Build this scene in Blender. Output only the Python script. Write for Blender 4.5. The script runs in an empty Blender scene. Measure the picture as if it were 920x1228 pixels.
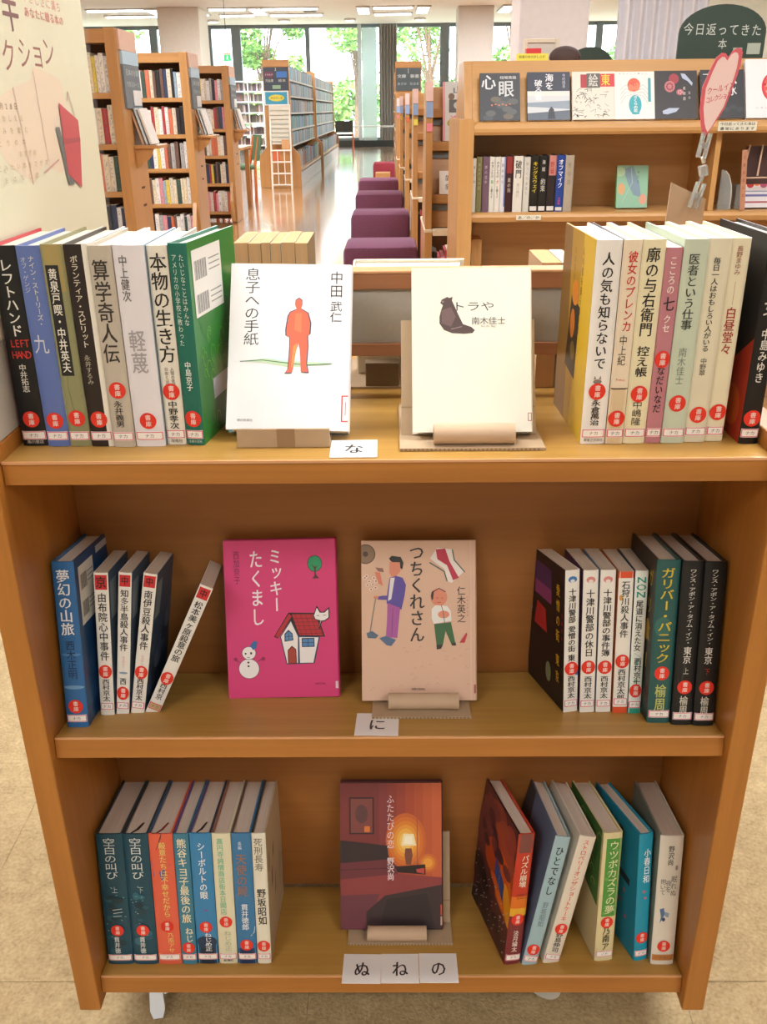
import bpy, bmesh, math, random
import numpy as np
from mathutils import Matrix, Vector
from mathutils.geometry import tessellate_polygon
random.seed(7)
D = bpy.data
SC = bpy.context.scene
COL = SC.collection
rad = math.radians

# ------------------------------------------------------------------ camera
cam_d = D.cameras.new('camera'); cam = D.objects.new('camera', cam_d); COL.objects.link(cam)
cam_d.sensor_fit = 'VERTICAL'; cam_d.sensor_height = 24.0; cam_d.lens = 21.1961
cam_d.clip_start = 0.02; cam_d.clip_end = 300
def set_cam():
    pi, ya, ro = rad(24.0), rad(-0.6306), rad(-0.5788)
    F = Vector((math.sin(ya)*math.cos(pi), math.cos(ya)*math.cos(pi), -math.sin(pi)))
    R = Vector((math.cos(ya), -math.sin(ya), 0)); U = R.cross(F)
    R2 = R*math.cos(ro)+U*math.sin(ro); U2 = -R*math.sin(ro)+U*math.cos(ro)
    m = Matrix((R2, U2, -F)).transposed().to_4x4(); m.translation = Vector((0.0059, -0.7587, 1.0822))
    cam.matrix_world = m
set_cam()
SC.camera = cam

# ------------------------------------------------------------------ world, sun, room lights, exposure
w = D.worlds.new('sky'); SC.world = w; w.use_nodes = True
bg = w.node_tree.nodes['Background']; bg.inputs[0].default_value = (0.80, 0.90, 1.0, 1); bg.inputs[1].default_value = 8.0
sd = D.lights.new('sun', 'SUN'); sd.energy = 13.0; sd.angle = rad(3); sd.color = (1, .96, .88)
so = D.objects.new('sun', sd); COL.objects.link(so); so.rotation_euler = (rad(38), rad(-12), 0); so.location = (0, -10, 30)
def area(name, loc, sx, sy, watts, col=(1, .995, .985), rot=(0, 0, 0)):
    l = D.lights.new(name, 'AREA'); l.shape = 'RECTANGLE'; l.size = sx; l.size_y = sy; l.energy = watts; l.color = col
    o = D.objects.new(name, l); COL.objects.link(o); o.location = loc; o.rotation_euler = rot
    return o
for (lx, ly, lw) in [(-1.6, -2.8, 58), (1.6, -2.8, 58), (-1.5, .5, 88), (1.5, .5, 88), (-2.6, 5.2, 150), (2.2, 5.2, 150),
                     (-2.6, 10, 190), (2.2, 10, 190), (-3, 16, 230), (2.6, 16, 230), (-3, 22, 230), (2.6, 22, 230)]:
    area('ceiling_lamp_light', (lx, ly, 3.37), 1.6, 1.2, lw, (1, .995, .985) if ly < 3 else (.93, .97, 1))
SC.view_settings.view_transform = 'Standard'; SC.view_settings.look = 'None'
SC.view_settings.exposure = 0.30; SC.view_settings.gamma = 1.0; SC.view_settings.use_curve_mapping = False

# ------------------------------------------------------------------ materials
def lin(c):
    if isinstance(c, str):
        c = tuple(int(c[i:i+2], 16)/255 for i in (0, 2, 4))
        c = tuple(x/12.92 if x <= .04045 else ((x+.055)/1.055)**2.4 for x in c)
    return (c[0], c[1], c[2], 1)
MC = {}
def nodes(m):
    m.use_nodes = True; nt = m.node_tree; return nt, nt.nodes, nt.links, nt.nodes['Principled BSDF']
def plain(col, rough=.5, kind='plain', spec=.5, metal=0.0, var=.06, scale=14, trans=0.0, coat=0.0):
    key = (col, rough, kind, spec, metal, var, trans, coat, scale)
    if key in MC: return MC[key]
    m = D.materials.new('%s_%s' % (kind, col if isinstance(col, str) else 'c')); nt, N, L, P = nodes(m)
    P.inputs['Roughness'].default_value = rough; P.inputs['Metallic'].default_value = metal
    P.inputs['Specular IOR Level'].default_value = spec
    if trans: P.inputs['Transmission Weight'].default_value = trans; P.inputs['IOR'].default_value = 1.45
    if coat: P.inputs['Coat Weight'].default_value = coat; P.inputs['Coat Roughness'].default_value = .15
    c = lin(col)
    if var:
        tc = N.new('ShaderNodeTexCoord'); n = N.new('ShaderNodeTexNoise'); n.inputs['Scale'].default_value = scale; n.inputs['Detail'].default_value = 4
        r = N.new('ShaderNodeMapRange'); r.inputs['To Min'].default_value = 1-var; r.inputs['To Max'].default_value = 1+var
        mx = N.new('ShaderNodeVectorMath'); mx.operation = 'SCALE'; mx.inputs[0].default_value = c[:3]
        L.new(tc.outputs['Object'], n.inputs['Vector']); L.new(n.outputs['Fac'], r.inputs['Value']); L.new(r.outputs[0], mx.inputs['Scale'])
        L.new(mx.outputs[0], P.inputs['Base Color'])
    else: P.inputs['Base Color'].default_value = c
    MC[key] = m; return m
def ink(col): return plain(col, .45, 'ink', var=0)
def film(col): return plain(col, .36, 'laminated_cover', spec=.35, var=.05, scale=30, coat=.1)
def emis(col, s, name='lamp_glow'):
    m = D.materials.new(name); nt, N, L, P = nodes(m)
    P.inputs['Base Color'].default_value = lin(col); P.inputs['Emission Color'].default_value = lin(col); P.inputs['Emission Strength'].default_value = s
    return m
def wood(name, c1, c2, axis=0, scale=1.0, rough=.38, bump=.05):
    """lengthwise wood grain: noise stretched along the given axis"""
    m = D.materials.new(name); nt, N, L, P = nodes(m)
    tc = N.new('ShaderNodeTexCoord'); mp = N.new('ShaderNodeMapping')
    sc = [38*scale]*3; sc[axis] = 1.6*scale; mp.inputs['Scale'].default_value = sc
    n1 = N.new('ShaderNodeTexNoise'); n1.inputs['Scale'].default_value = 1.5; n1.inputs['Detail'].default_value = 7; n1.inputs['Roughness'].default_value = .62
    n1.inputs['Distortion'].default_value = .5
    n2 = N.new('ShaderNodeTexNoise'); n2.inputs['Scale'].default_value = 2.2; n2.inputs['Detail'].default_value = 2
    cr = N.new('ShaderNodeValToRGB'); cr.color_ramp.elements[0].position = .3; cr.color_ramp.elements[1].position = .72
    cr.color_ramp.elements[0].color = lin(c1); cr.color_ramp.elements[1].color = lin(c2)
    ad = N.new('ShaderNodeMath'); ad.operation = 'MULTIPLY_ADD'; ad.inputs[1].default_value = .35; 
    L.new(tc.outputs['Object'], mp.inputs['Vector']); L.new(mp.outputs[0], n1.inputs['Vector']); L.new(tc.outputs['Object'], n2.inputs['Vector'])
    sb = N.new('ShaderNodeMath'); sb.operation = 'SUBTRACT'; sb.inputs[1].default_value = .5
    L.new(n2.outputs['Fac'], sb.inputs[0]); L.new(sb.outputs[0], ad.inputs[0]); L.new(n1.outputs['Fac'], ad.inputs[2]); L.new(ad.outputs[0], cr.inputs['Fac'])
    L.new(cr.outputs[0], P.inputs['Base Color'])
    b = N.new('ShaderNodeBump'); b.inputs['Strength'].default_value = bump; b.inputs['Distance'].default_value = .002
    L.new(n1.outputs['Fac'], b.inputs['Height']); L.new(b.outputs[0], P.inputs['Normal'])
    P.inputs['Roughness'].default_value = rough
    return m
W_CART = wood('cart_wood_across', 'A0652A', 'B47733', 0)
W_TOP = wood('cart_shelf_face', 'A87E3C', 'BC924A', 0)
W_CARTV = wood('cart_wood_upright', 'A4682A', 'B87A34', 2)
W_CARTB = wood('cart_wood_back', '945E2C', 'A46A34', 0)
W_RAIL = wood('rail_wood', 'A06845', 'B57A52', 0)
W_EDGE = wood('light_edge_strip', 'D09A6C', 'D8A478', 0)
W_CASE = wood('case_wood_upright', 'AE7E4A', 'C29058', 2, .5)
W_CASEH = wood('case_wood_across', 'AE7E4A', 'C29058', 0, .5)
W_UNIT = wood('unit_wood_across', 'B98A52', 'C99A60', 0, .6)
W_UNITV = wood('unit_wood_upright', 'B98A52', 'C99A60', 2, .6)
def mat_pages():
    m = D.materials.new('page_edges'); nt, N, L, P = nodes(m)
    tc = N.new('ShaderNodeTexCoord'); mp = N.new('ShaderNodeMapping'); mp.inputs['Scale'].default_value = (900, 12, 12)
    n = N.new('ShaderNodeTexNoise'); n.inputs['Scale'].default_value = 1; n.inputs['Detail'].default_value = 2
    oi = N.new('ShaderNodeObjectInfo')
    cr = N.new('ShaderNodeValToRGB'); cr.color_ramp.elements[0].position = .3; cr.color_ramp.elements[1].position = .7
    cr.color_ramp.elements[0].color = (.88, .88, .88, 1); cr.color_ramp.elements[1].color = (1, 1, 1, 1)
    mx = N.new('ShaderNodeMix'); mx.data_type = 'RGBA'; mx.blend_type = 'MULTIPLY'; mx.inputs[0].default_value = 1
    L.new(tc.outputs['Object'], mp.inputs['Vector']); L.new(mp.outputs[0], n.inputs['Vector']); L.new(n.outputs['Fac'], cr.inputs['Fac'])
    L.new(cr.outputs[0], mx.inputs['A']); L.new(oi.outputs['Color'], mx.inputs['B']); L.new(mx.outputs['Result'], P.inputs['Base Color'])
    b = N.new('ShaderNodeBump'); b.inputs['Strength'].default_value = .12; b.inputs['Distance'].default_value = .0004
    L.new(n.outputs['Fac'], b.inputs['Height']); L.new(b.outputs[0], P.inputs['Normal'])
    P.inputs['Roughness'].default_value = .85
    return m
PAGES = mat_pages()
CARD = plain('B39A7C', .85, 'cardboard', var=.08, scale=60)
CARDT = plain('C0A488', .75, 'cardboard_tube', var=.07, scale=40)
FABRIC = plain('B5AEA2', .95, 'grey_fabric_board', var=.07, scale=220)
WHITE = plain('E9E7E2', .6, 'white_paint', var=.02)
PURPLE = plain('6C3E56', .95, 'purple_upholstery', var=.25, scale=90)
MAROON = plain('8C2F3C', .95, 'red_upholstery', var=.2, scale=90)
DARK = plain('2B2D30', .6, 'dark_frame')
ACRYL = plain('DDE3E2', .12, 'clear_acrylic', var=0, trans=.75)

# ------------------------------------------------------------------ mesh helpers
class MB:
    def __init__(s): s.v = []; s.f = []; s.m = []; s.mats = []
    def mi(s, mat):
        if mat not in s.mats: s.mats.append(mat)
        return s.mats.index(mat)
    def add(s, vs, fs, mat):
        b = len(s.v); i = s.mi(mat); s.v += [tuple(x) for x in vs]
        for f in fs: s.f.append(tuple(b+k for k in f)); s.m.append(i)
    def box(s, a, b, mat, bev=0.0, M=None):
        x0, y0, z0 = a; x1, y1, z1 = b
        if bev <= 0:
            vs = [(x0,y0,z0),(x1,y0,z0),(x1,y1,z0),(x0,y1,z0),(x0,y0,z1),(x1,y0,z1),(x1,y1,z1),(x0,y1,z1)]
            fs = [(0,3,2,1),(4,5,6,7),(0,1,5,4),(1,2,6,5),(2,3,7,6),(3,0,4,7)]
        else:
            bm = bmesh.new(); bmesh.ops.create_cube(bm, size=1)
            for v in bm.verts: v.co = ((x0+x1)/2+v.co.x*(x1-x0), (y0+y1)/2+v.co.y*(y1-y0), (z0+z1)/2+v.co.z*(z1-z0))
            bmesh.ops.bevel(bm, geom=bm.edges[:], offset=bev, segments=2, affect='EDGES', profile=.5)
            bm.verts.index_update(); vs = [v.co[:] for v in bm.verts]; fs = [[v.index for v in f.verts] for f in bm.faces]; bm.free()
        if M is not None: vs = [tuple(M @ Vector(v)) for v in vs]
        s.add(vs, fs, mat)
    def prism(s, pts, ext, mat, M=None):
        """closed outline of 3D points pushed along vector ext"""
        n = len(pts); e = Vector(ext); vs = [Vector(p) for p in pts]+[Vector(p)+e for p in pts]
        tri = tessellate_polygon([[Vector(p) for p in pts]])
        nrm = Vector((0,0,0))
        for i in range(n): nrm += Vector(pts[i]).cross(Vector(pts[(i+1)%n]))
        flip = nrm.dot(e) > 0
        fs = []
        for t in tri:
            t = list(t)
            tn = (vs[t[1]]-vs[t[0]]).cross(vs[t[2]]-vs[t[0]])
            if tn.dot(e) > 0: t.reverse()
            fs.append(tuple(t)); fs.append(tuple(k+n for k in reversed(t)))
        for i in range(n):
            j = (i+1) % n; q = (i, j, j+n, i+n)
            fs.append(q if flip else tuple(reversed(q)))
        if M is not None: vs = [M @ v for v in vs]
        s.add(vs, fs, mat)
    def tube(s, pts, r, mat, n=10, cap=True, r1=None):
        pts = [Vector(p) for p in pts]; b = []; L = len(pts)
        for i, p in enumerate(pts):
            d = (pts[min(i+1, L-1)]-pts[max(i-1, 0)]).normalized()
            a = d.cross(Vector((0,0,1)));
            if a.length < .05: a = d.cross(Vector((1,0,0)))
            a.normalize(); c = d.cross(a)
            rr = r if r1 is None else r+(r1-r)*i/(L-1)
            b.append([p+(a*math.cos(2*math.pi*k/n)+c*math.sin(2*math.pi*k/n))*rr for k in range(n)])
        vs = [q for ring in b for q in ring]; fs = []
        for i in range(L-1):
            for k in range(n): fs.append((i*n+k, i*n+(k+1) % n, (i+1)*n+(k+1) % n, (i+1)*n+k))
        if cap: fs.append(tuple(range(n-1, -1, -1))); fs.append(tuple((L-1)*n+k for k in range(n)))
        s.add(vs, [tuple(reversed(f)) for f in fs], mat)
    def ball(s, c, r, mat, seg=14, ring=9):
        rx, ry, rz = (r, r, r) if not hasattr(r, '__len__') else r
        vs = [(c[0], c[1], c[2]+rz)]; fs = []
        for i in range(1, ring):
            a = math.pi*i/ring
            for k in range(seg):
                t = 2*math.pi*k/seg; vs.append((c[0]+rx*math.sin(a)*math.cos(t), c[1]+ry*math.sin(a)*math.sin(t), c[2]+rz*math.cos(a)))
        vs.append((c[0], c[1], c[2]-rz)); e = len(vs)-1
        for k in range(seg):
            fs.append((0, 1+k, 1+(k+1) % seg)); fs.append((e, e-seg+(k+1) % seg, e-seg+k))
            for i in range(ring-2): a = 1+i*seg; fs.append((a+k, a+seg+k, a+seg+(k+1) % seg, a+(k+1) % seg))
        s.add(vs, fs, mat)
    def mesh(s, name, smooth=False):
        me = D.meshes.new(name); me.from_pydata(s.v, [], s.f)
        for m in s.mats: me.materials.append(m)
        me.polygons.foreach_set('material_index', s.m)
        if smooth: me.polygons.foreach_set('use_smooth', [True]*len(me.polygons)); me.set_sharp_from_angle(angle=rad(40))
        me.update(); return me
    def build(s, name, parent=None, smooth=False, loc=None):
        o = D.objects.new(name, s.mesh(name, smooth)); COL.objects.link(o)
        if parent is not None: o.parent = parent
        if loc is not None: o.location = loc
        return o
def tag(o, label=None, cat=None, group=None, kind=None):
    if label: o['label'] = label
    if cat: o['category'] = cat
    if group: o['group'] = group
    if kind: o['kind'] = kind
    return o
def empty(name, loc, label=None, cat=None, group=None, rot=(0,0,0)):
    o = D.objects.new(name, None); COL.objects.link(o); o.location = loc; o.rotation_euler = rot; o.empty_display_size = .05
    return tag(o, label, cat, group)
def struct(o, label=None, cat=None): o['kind'] = 'structure'; return tag(o, label, cat)

# ------------------------------------------------------------------ lettering: glyph outlines from Blender's own font, used as thin print
GC = {}
def raw_glyph(ch, bold):
    cu = D.curves.new('g', 'FONT'); cu.body = ch; cu.size = 1; cu.resolution_u = 2; cu.fill_mode = 'FRONT'
    o = D.objects.new('g', cu); COL.objects.link(o)
    dg = bpy.context.evaluated_depsgraph_get(); dg.update(); e = o.evaluated_get(dg); me = e.to_mesh()
    me.calc_loop_triangles()
    v = np.empty(len(me.vertices)*3); me.vertices.foreach_get('co', v); v = v.reshape(-1, 3)[:, :2].copy()
    t = np.empty(len(me.loop_triangles)*3, dtype=np.int32); me.loop_triangles.foreach_get('vertices', t); t = t.reshape(-1, 3).copy()
    e.to_mesh_clear(); D.objects.remove(o); D.curves.remove(cu)
    return v, t
_r = raw_glyph('国', False)[0]
GCX, GCY = (_r.min(0)+_r.max(0))/2; GS = .90/(_r[:, 1].max()-_r[:, 1].min())
def glyph(ch, bold=False):
    k = ch
    if k not in GC:
        v, t = raw_glyph(ch, False)
        if len(v):
            if ord(ch) < 256: v = np.stack([(v[:, 0]-(v[:, 0].min()+v[:, 0].max())/2), v[:, 1]-.36], 1)*GS*1.1
            else: v = (v-[GCX, GCY])*GS
        GC[k] = (v, t)
    return GC[k]
ROT = set('ー～―／')
SMALL = set('っゃゅょッャュョァィゥェォィ')

class Print:
    """flat print laid on a surface; surf(u, v, layer) -> 3D point; nu = strips across for a rounded spine"""
    def __init__(s, surf, nu=1, lift=0): s.mb = MB(); s.surf = surf; s.nu = nu; s.L = 1; s.lift = lift
    def poly(s, pts, col):
        vs = [s.surf(u, v, s.L) for u, v in pts]
        tri = tessellate_polygon([[Vector((u, v, 0)) for u, v in pts]])
        fs = []
        for t in tri:
            a, b, c = (pts[i] for i in t)
            ar = (b[0]-a[0])*(c[1]-a[1])-(b[1]-a[1])*(c[0]-a[0])
            fs.append(tuple(t) if ar > 0 else tuple(reversed(t)))
        s.mb.add(vs, fs, ink(col)); s.L += 1
    def rect(s, u0, v0, u1, v1, col):
        n = s.nu
        vs = []; fs = []
        for i in range(n+1):
            u = u0+(u1-u0)*i/n; vs += [s.surf(u, v0, s.L), s.surf(u, v1, s.L)]
        for i in range(n): fs.append((2*i, 2*i+2, 2*i+3, 2*i+1))
        s.mb.add(vs, fs, ink(col)); s.L += 1
    def frame(s, u0, v0, u1, v1, w, col):
        s.rect(u0, v0, u1, v0+w, col); s.L -= 1; s.rect(u0, v1-w, u1, v1, col); s.L -= 1; s.rect(u0, v0, u0+w, v1, col); s.L -= 1; s.rect(u1-w, v0, u1, v1, col)
    def ell(s, u, v, ru, rv, col, n=20, a=0.0):
        if s.nu > 1:
            K = 14; vs = []
            for k in range(K+1):
                c_ = -math.cos(math.pi*k/K); h_ = math.sqrt(max(0, 1-c_*c_))*rv; vs += [s.surf(u+c_*ru, v-h_, s.L), s.surf(u+c_*ru, v+h_, s.L)]
            s.mb.add(vs, [(2*k, 2*k+2, 2*k+3, 2*k+1) for k in range(K)], ink(col)); s.L += 1; return
        ca, sa = math.cos(a), math.sin(a); P = []
        for k in range(n):
            x, y = ru*math.cos(2*math.pi*k/n), rv*math.sin(2*math.pi*k/n); P.append((u+x*ca-y*sa, v+x*sa+y*ca))
        s.mb.add([s.surf(u, v, s.L)]+[s.surf(a_, b_, s.L) for a_, b_ in P], [(0, 1+k, 1+(k+1) % n) for k in range(n)], ink(col)); s.L += 1
    def line(s, pts, w, col):
        for (a, b) in zip(pts[:-1], pts[1:]):
            dx, dy = b[0]-a[0], b[1]-a[1]; l = math.hypot(dx, dy) or 1; nx, ny = -dy/l*w/2, dx/l*w/2; ex, ey = dx/l*w*.25, dy/l*w*.25
            q = [(a[0]-ex-nx, a[1]-ey-ny), (b[0]+ex-nx, b[1]+ey-ny), (b[0]+ex+nx, b[1]+ey+ny), (a[0]-ex+nx, a[1]-ey+ny)]
            s.mb.add([s.surf(x, y, s.L) for x, y in q], [(0, 1, 2, 3)], ink(col))
        s.L += 1
    def ch(s, c, u, v, sx, sy, col, bold=False, rot=False):
        g, t = glyph(c, bold)
        if not len(g): return
        if rot: g = np.stack([g[:, 1], -g[:, 0]], 1)
        for k_ in ((-.017, .017) if bold else (0,)):
            s.mb.add([s.surf(u+(a+k_)*sx, v+(b+k_*.5)*sy, s.L+s.lift+(1 if k_ > 0 else 0)*.2) for a, b in g], [tuple(int(k) for k in q) for q in t], ink(col))
    def vtext(s, txt, u, vt, vb, sx, col, bold=False):
        n = len(txt); p = (vt-vb)/n
        for i, c in enumerate(txt):
            o = (.08*sx, .08*p) if c in SMALL else (0, 0)
            s.ch(c, u+o[0], vt-p*(i+.5)+o[1], sx, min(p*1.0, sx*1.35), col, bold, c in ROT)
        s.L += 1
    def htext(s, txt, u0, u1, v, sy, col, bold=False):
        n = len(txt); p = (u1-u0)/n
        for i, c in enumerate(txt): s.ch(c, u0+p*(i+.5), v, min(p*(1.5 if ord(c) < 256 else 1), sy*1.4), sy, col, bold)
        s.L += 1
    def build(s, name, parent):
        return s.mb.build(name, parent)

# ------------------------------------------------------------------ books
def spine_y(u, t, b):
    q = min(1, abs(2*u/t-1)); return -b*(1-q**5)
def make_book(name, label, group, t, h, d=.130, hard=True, cover='FFFFFF', left=None, right=None, spine=None, front=None, back=None,
              pages='EDE6D8', sticker=None, callno=True, bulge=None, ribbon=None, loc=(0,0,0), lean=0, yaw=0, tilt=0, pitch=0, call_col='D8456A', cat='book', code='ナカ', call_bg='F3EEE8', lower=0):
    """book in its own space: x thickness, y away from the spine, z up; spine faces -y"""
    root = empty(name, loc, label, cat, group)
    M = Matrix.Rotation(rad(-tilt), 3, 'X') @ Matrix.Rotation(rad(lean), 3, 'Y') @ Matrix.Rotation(rad(-yaw), 3, 'Z')
    root.rotation_euler = M.to_euler()
    b = bulge if bulge is not None else (.0018 if hard else .0009)
    c = .0022 if hard else .0006
    mb = MB(); cm = film(cover); lm = film(left or cover); rm = film(right or cover)
    N = 12
    outer = [(t*i/N, spine_y(t*i/N, t, b)) for i in range(N+1)]
    inner = [(c+(t-2*c)*i/N, spine_y(c+(t-2*c)*i/N, t, b)+c) for i in range(N+1)]
    # spine shell
    vs = []; 
    for (x, y) in outer: vs += [(x, y, 0), (x, y, h)]
    for (x, y) in inner: vs += [(x, y, 0), (x, y, h)]
    fs = []; o = 2*(N+1)
    for i in range(N):
        a = 2*i
        fs += [(a, a+2, a+3, a+1), (o+a, o+a+1, o+a+3, o+a+2), (a+1, a+3, o+a+3, o+a+1), (a, o+a, o+a+2, a+2)]
    mb.add(vs, fs, cm)
    mb.box((0, 0.0, 0), (c, d, h), lm); mb.box((t-c, 0.0, 0), (t, d, h), rm)
    mb.build('cover', root, smooth=hard)
    e = .003 if hard else .0
    k = MB(); zt = h-e; fo = .0035 if hard else .0
    nf = 6; py = .002-b*.6; vs = []; fs = []
    x0, x1 = c, t-c
    top = [(x0, .002), (x0, d-fo)]+[(x0+(x1-x0)*i/nf, d-fo-(.0022 if hard else 0)*math.sin(math.pi*i/nf)) for i in range(1, nf)]+[(x1, d-fo), (x1, .002)]+[(x0+(x1-x0)*(1-i/4), spine_y(x0+(x1-x0)*(1-i/4), t, b)+c+.0004) for i in range(1, 4)]
    k.prism([(x, y, e*.0+.0004) for x, y in reversed(top)], (0, 0, zt-.0004), PAGES)
    po = k.build('page_block', root); po.color = lin(pages)
    if hard:
        hb = MB(); hb.tube([(x0+.001, c-b+.0015, zt), (t/2, c-b*1.0+.0008, zt+.0005), (x1-.001, c-b+.0015, zt)], .0009, ink('C9C3B5'), 6); hb.build('headband', root)
    if ribbon:
        rb = MB(); rb.prism([(t*.35, .004, zt+.0004), (t*.55, .010, zt+.001), (t*.70, .022, zt+.0022), (t*.62, .022, zt+.0022), (t*.45, .011, zt+.001), (t*.28, .004, zt+.0004)], (0, 0, .0004), ink(ribbon)); rb.build('ribbon', root)
    off = .00006
    cl = lambda a, m: min(max(a, 0), m)
    fo_ = lambda l: off*min(l, 6)+.00001*max(0, l-6)
    so2 = lambda l: off*min(l, 14)+.00002*max(0, l-14)
    ssp = lambda u, v, l: (cl(u, t), spine_y(cl(u, t), t, b)-so2(l), cl(v, h))
    if spine:
        p = Print(ssp, 8, 5); spine(p, t, h)
        if p.mb.v: p.build('spine_lettering', root)
        bl = p.L
    else: bl = 1
    if sticker:
        p = Print(ssp, 6); p.L = bl+6; r = .0078; v = sticker*h; ry = r*1.02
        rr = min(r, t*.47)
        p.ell(t/2, v, rr, ry, 'E0301F', 28); so_ = p.build('round_sticker', root)
        p = Print(ssp, 1, 2); p.L = bl+7
        p.ch('書', t/2+.0003, v+.0031, .0056, .0056, 'F4D9D2', True); p.ch('庫', t/2+.0003, v-.0031, .0056, .0056, 'F4D9D2', True)
        q = p.build('sticker_lettering', so_)
    if callno:
        p = Print(ssp, 8, 2); p.L = bl+5; v0 = .0065; v1 = .0150
        if lower: v0 += lower; v1 += lower
        p.rect(t*.04, v0, t*.96, v1, call_bg); p.frame(t*.05, v0+.0004, t*.95, v1-.0004, .0007, call_col)
        p.htext(code, t/2-.0045, t/2+.0045, (v0+v1)/2, .0042, '6b5560')
        p.build('call_label', root)
    if front:
        p = Print(lambda u, v, l: (-fo_(l), d-cl(u, d), cl(v, h))); front(p, d, h); p.build('front_print', root)
    if back:
        p = Print(lambda u, v, l: (t+fo_(l), cl(u, d), cl(v, h))); back(p, d, h); p.build('back_print', root)
    return root

# ------------------------------------------------------------------ the setting
CARPET = D.materials.new('beige_carpet'); nt, N, L, P = nodes(CARPET)
tc = N.new('ShaderNodeTexCoord'); n1 = N.new('ShaderNodeTexNoise'); n1.inputs['Scale'].default_value = 190; n1.inputs['Detail'].default_value = 4
n2 = N.new('ShaderNodeTexNoise'); n2.inputs['Scale'].default_value = 38; n2.inputs['Detail'].default_value = 3
cr = N.new('ShaderNodeValToRGB'); e = cr.color_ramp.elements; e[0].position = .25; e[1].position = .8; e[0].color = lin('826C46'); e[1].color = lin('C0AA80'); 
mm = N.new('ShaderNodeMath'); mm.operation = 'MULTIPLY_ADD'; mm.inputs[1].default_value = .6
mm2 = N.new('ShaderNodeMath'); mm2.operation = 'MULTIPLY'; mm2.inputs[1].default_value = .42
oi = N.new('ShaderNodeObjectInfo')
geo = N.new('ShaderNodeNewGeometry')
L.new(geo.outputs['Position'], n1.inputs['Vector']); L.new(geo.outputs['Position'], n2.inputs['Vector'])
L.new(n2.outputs['Fac'], mm2.inputs[0]); L.new(n1.outputs['Fac'], mm.inputs[0]); L.new(mm2.outputs[0], mm.inputs[2]); L.new(mm.outputs[0], cr.inputs['Fac'])
L.new(cr.outputs[0], P.inputs['Base Color']); P.inputs['Roughness'].default_value = .75
b = N.new('ShaderNodeBump'); b.inputs['Strength'].default_value = .7; b.inputs['Distance'].default_value = .004
L.new(n1.outputs['Fac'], b.inputs['Height']); L.new(b.outputs[0], P.inputs['Normal'])

PLANK = D.materials.new('glossy_wood_floor'); nt, N, L, P = nodes(PLANK)
geo = N.new('ShaderNodeNewGeometry'); mp = N.new('ShaderNodeMapping'); mp.inputs['Rotation'].default_value = (0, 0, rad(90))
br = N.new('ShaderNodeTexBrick'); br.inputs['Color1'].default_value = lin('B98C5C'); br.inputs['Color2'].default_value = lin('C79C6C'); br.inputs['Mortar'].default_value = lin('9A7348')
br.inputs['Scale'].default_value = 1; br.inputs['Brick Width'].default_value = 1.8; br.inputs['Row Height'].default_value = .09; br.inputs['Mortar Size'].default_value = .002
L.new(geo.outputs['Position'], mp.inputs['Vector']); L.new(mp.outputs[0], br.inputs['Vector']); L.new(br.outputs['Color'], P.inputs['Base Color'])
P.inputs['Roughness'].default_value = .20; P.inputs['Coat Weight'].default_value = 1.0; P.inputs['Coat Roughness'].default_value = .10; P.inputs['Coat IOR'].default_value = 1.7

X0, X1, Y0_, Y1_, H = -11.0, 9.0, -5.0, 30.0, 3.43
mb = MB(); mb.box((X0, 1.62, -.10), (X1, Y1_+.3, -.002), PLANK); floor_wood = struct(mb.build('floor'), 'glossy pale wood floor of the aisle behind the cart')
# carpeted near zone with loose-laid tiles, each its own slab
fc = empty('floor', (0, 0, 0), 'beige carpet tile floor under the book cart'); fc['kind'] = 'structure'
mb = MB(); mb.box((X0, Y0_, -.10), (X1, 1.618, -.007), plain('6E5A3C', .9, 'carpet_backing')); mb.build('underlay', fc)
tm = MB(); tm.box((-.2498, -.2498, -.007), (.2498, .2498, 0), CARPET, .0007); tme = tm.mesh('carpet_tile')
for i in range(-4, 4):
    for j in range(-2, 3):
        o = D.objects.new('carpet_tile', tme); COL.objects.link(o); o.parent = fc; o.location = (.39+.25+i*.5, .104+.25+j*.5, random.uniform(-.0004, .0004))
mb = MB()
mb.box((X0, -1.9, -.007), (-1.36, 1.618, 0), CARPET); mb.box((2.64, -1.9, -.007), (X1, 1.618, 0), CARPET); mb.box((X0, Y0_, -.007), (X1, -.90, -.0005), CARPET)
mb.build('outer_carpet', fc)
CEIL = plain('E4DEDC', .8, 'ceiling_paint', var=.01)
mb = MB(); mb.box((X0-.3, Y0_-.3, H), (X1+.3, Y1_+.6, H+.3), CEIL); struct(mb.build('ceiling'))
WALLM = plain('DAD5CC', .8, 'wall_paint', var=.02)
mb = MB(); mb.box((X0-.3, Y0_-.3, -.1), (X0, Y1_+.3, H), WALLM); struct(mb.build('wall_left'))
mb = MB(); mb.box((X1, Y0_-.3, -.1), (X1+.3, Y1_+.3, H), WALLM); struct(mb.build('wall_right'))
mb = MB(); mb.box((X0, Y0_-.3, -.1), (X1, Y0_, H), WALLM); struct(mb.build('wall_back'))
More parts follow.
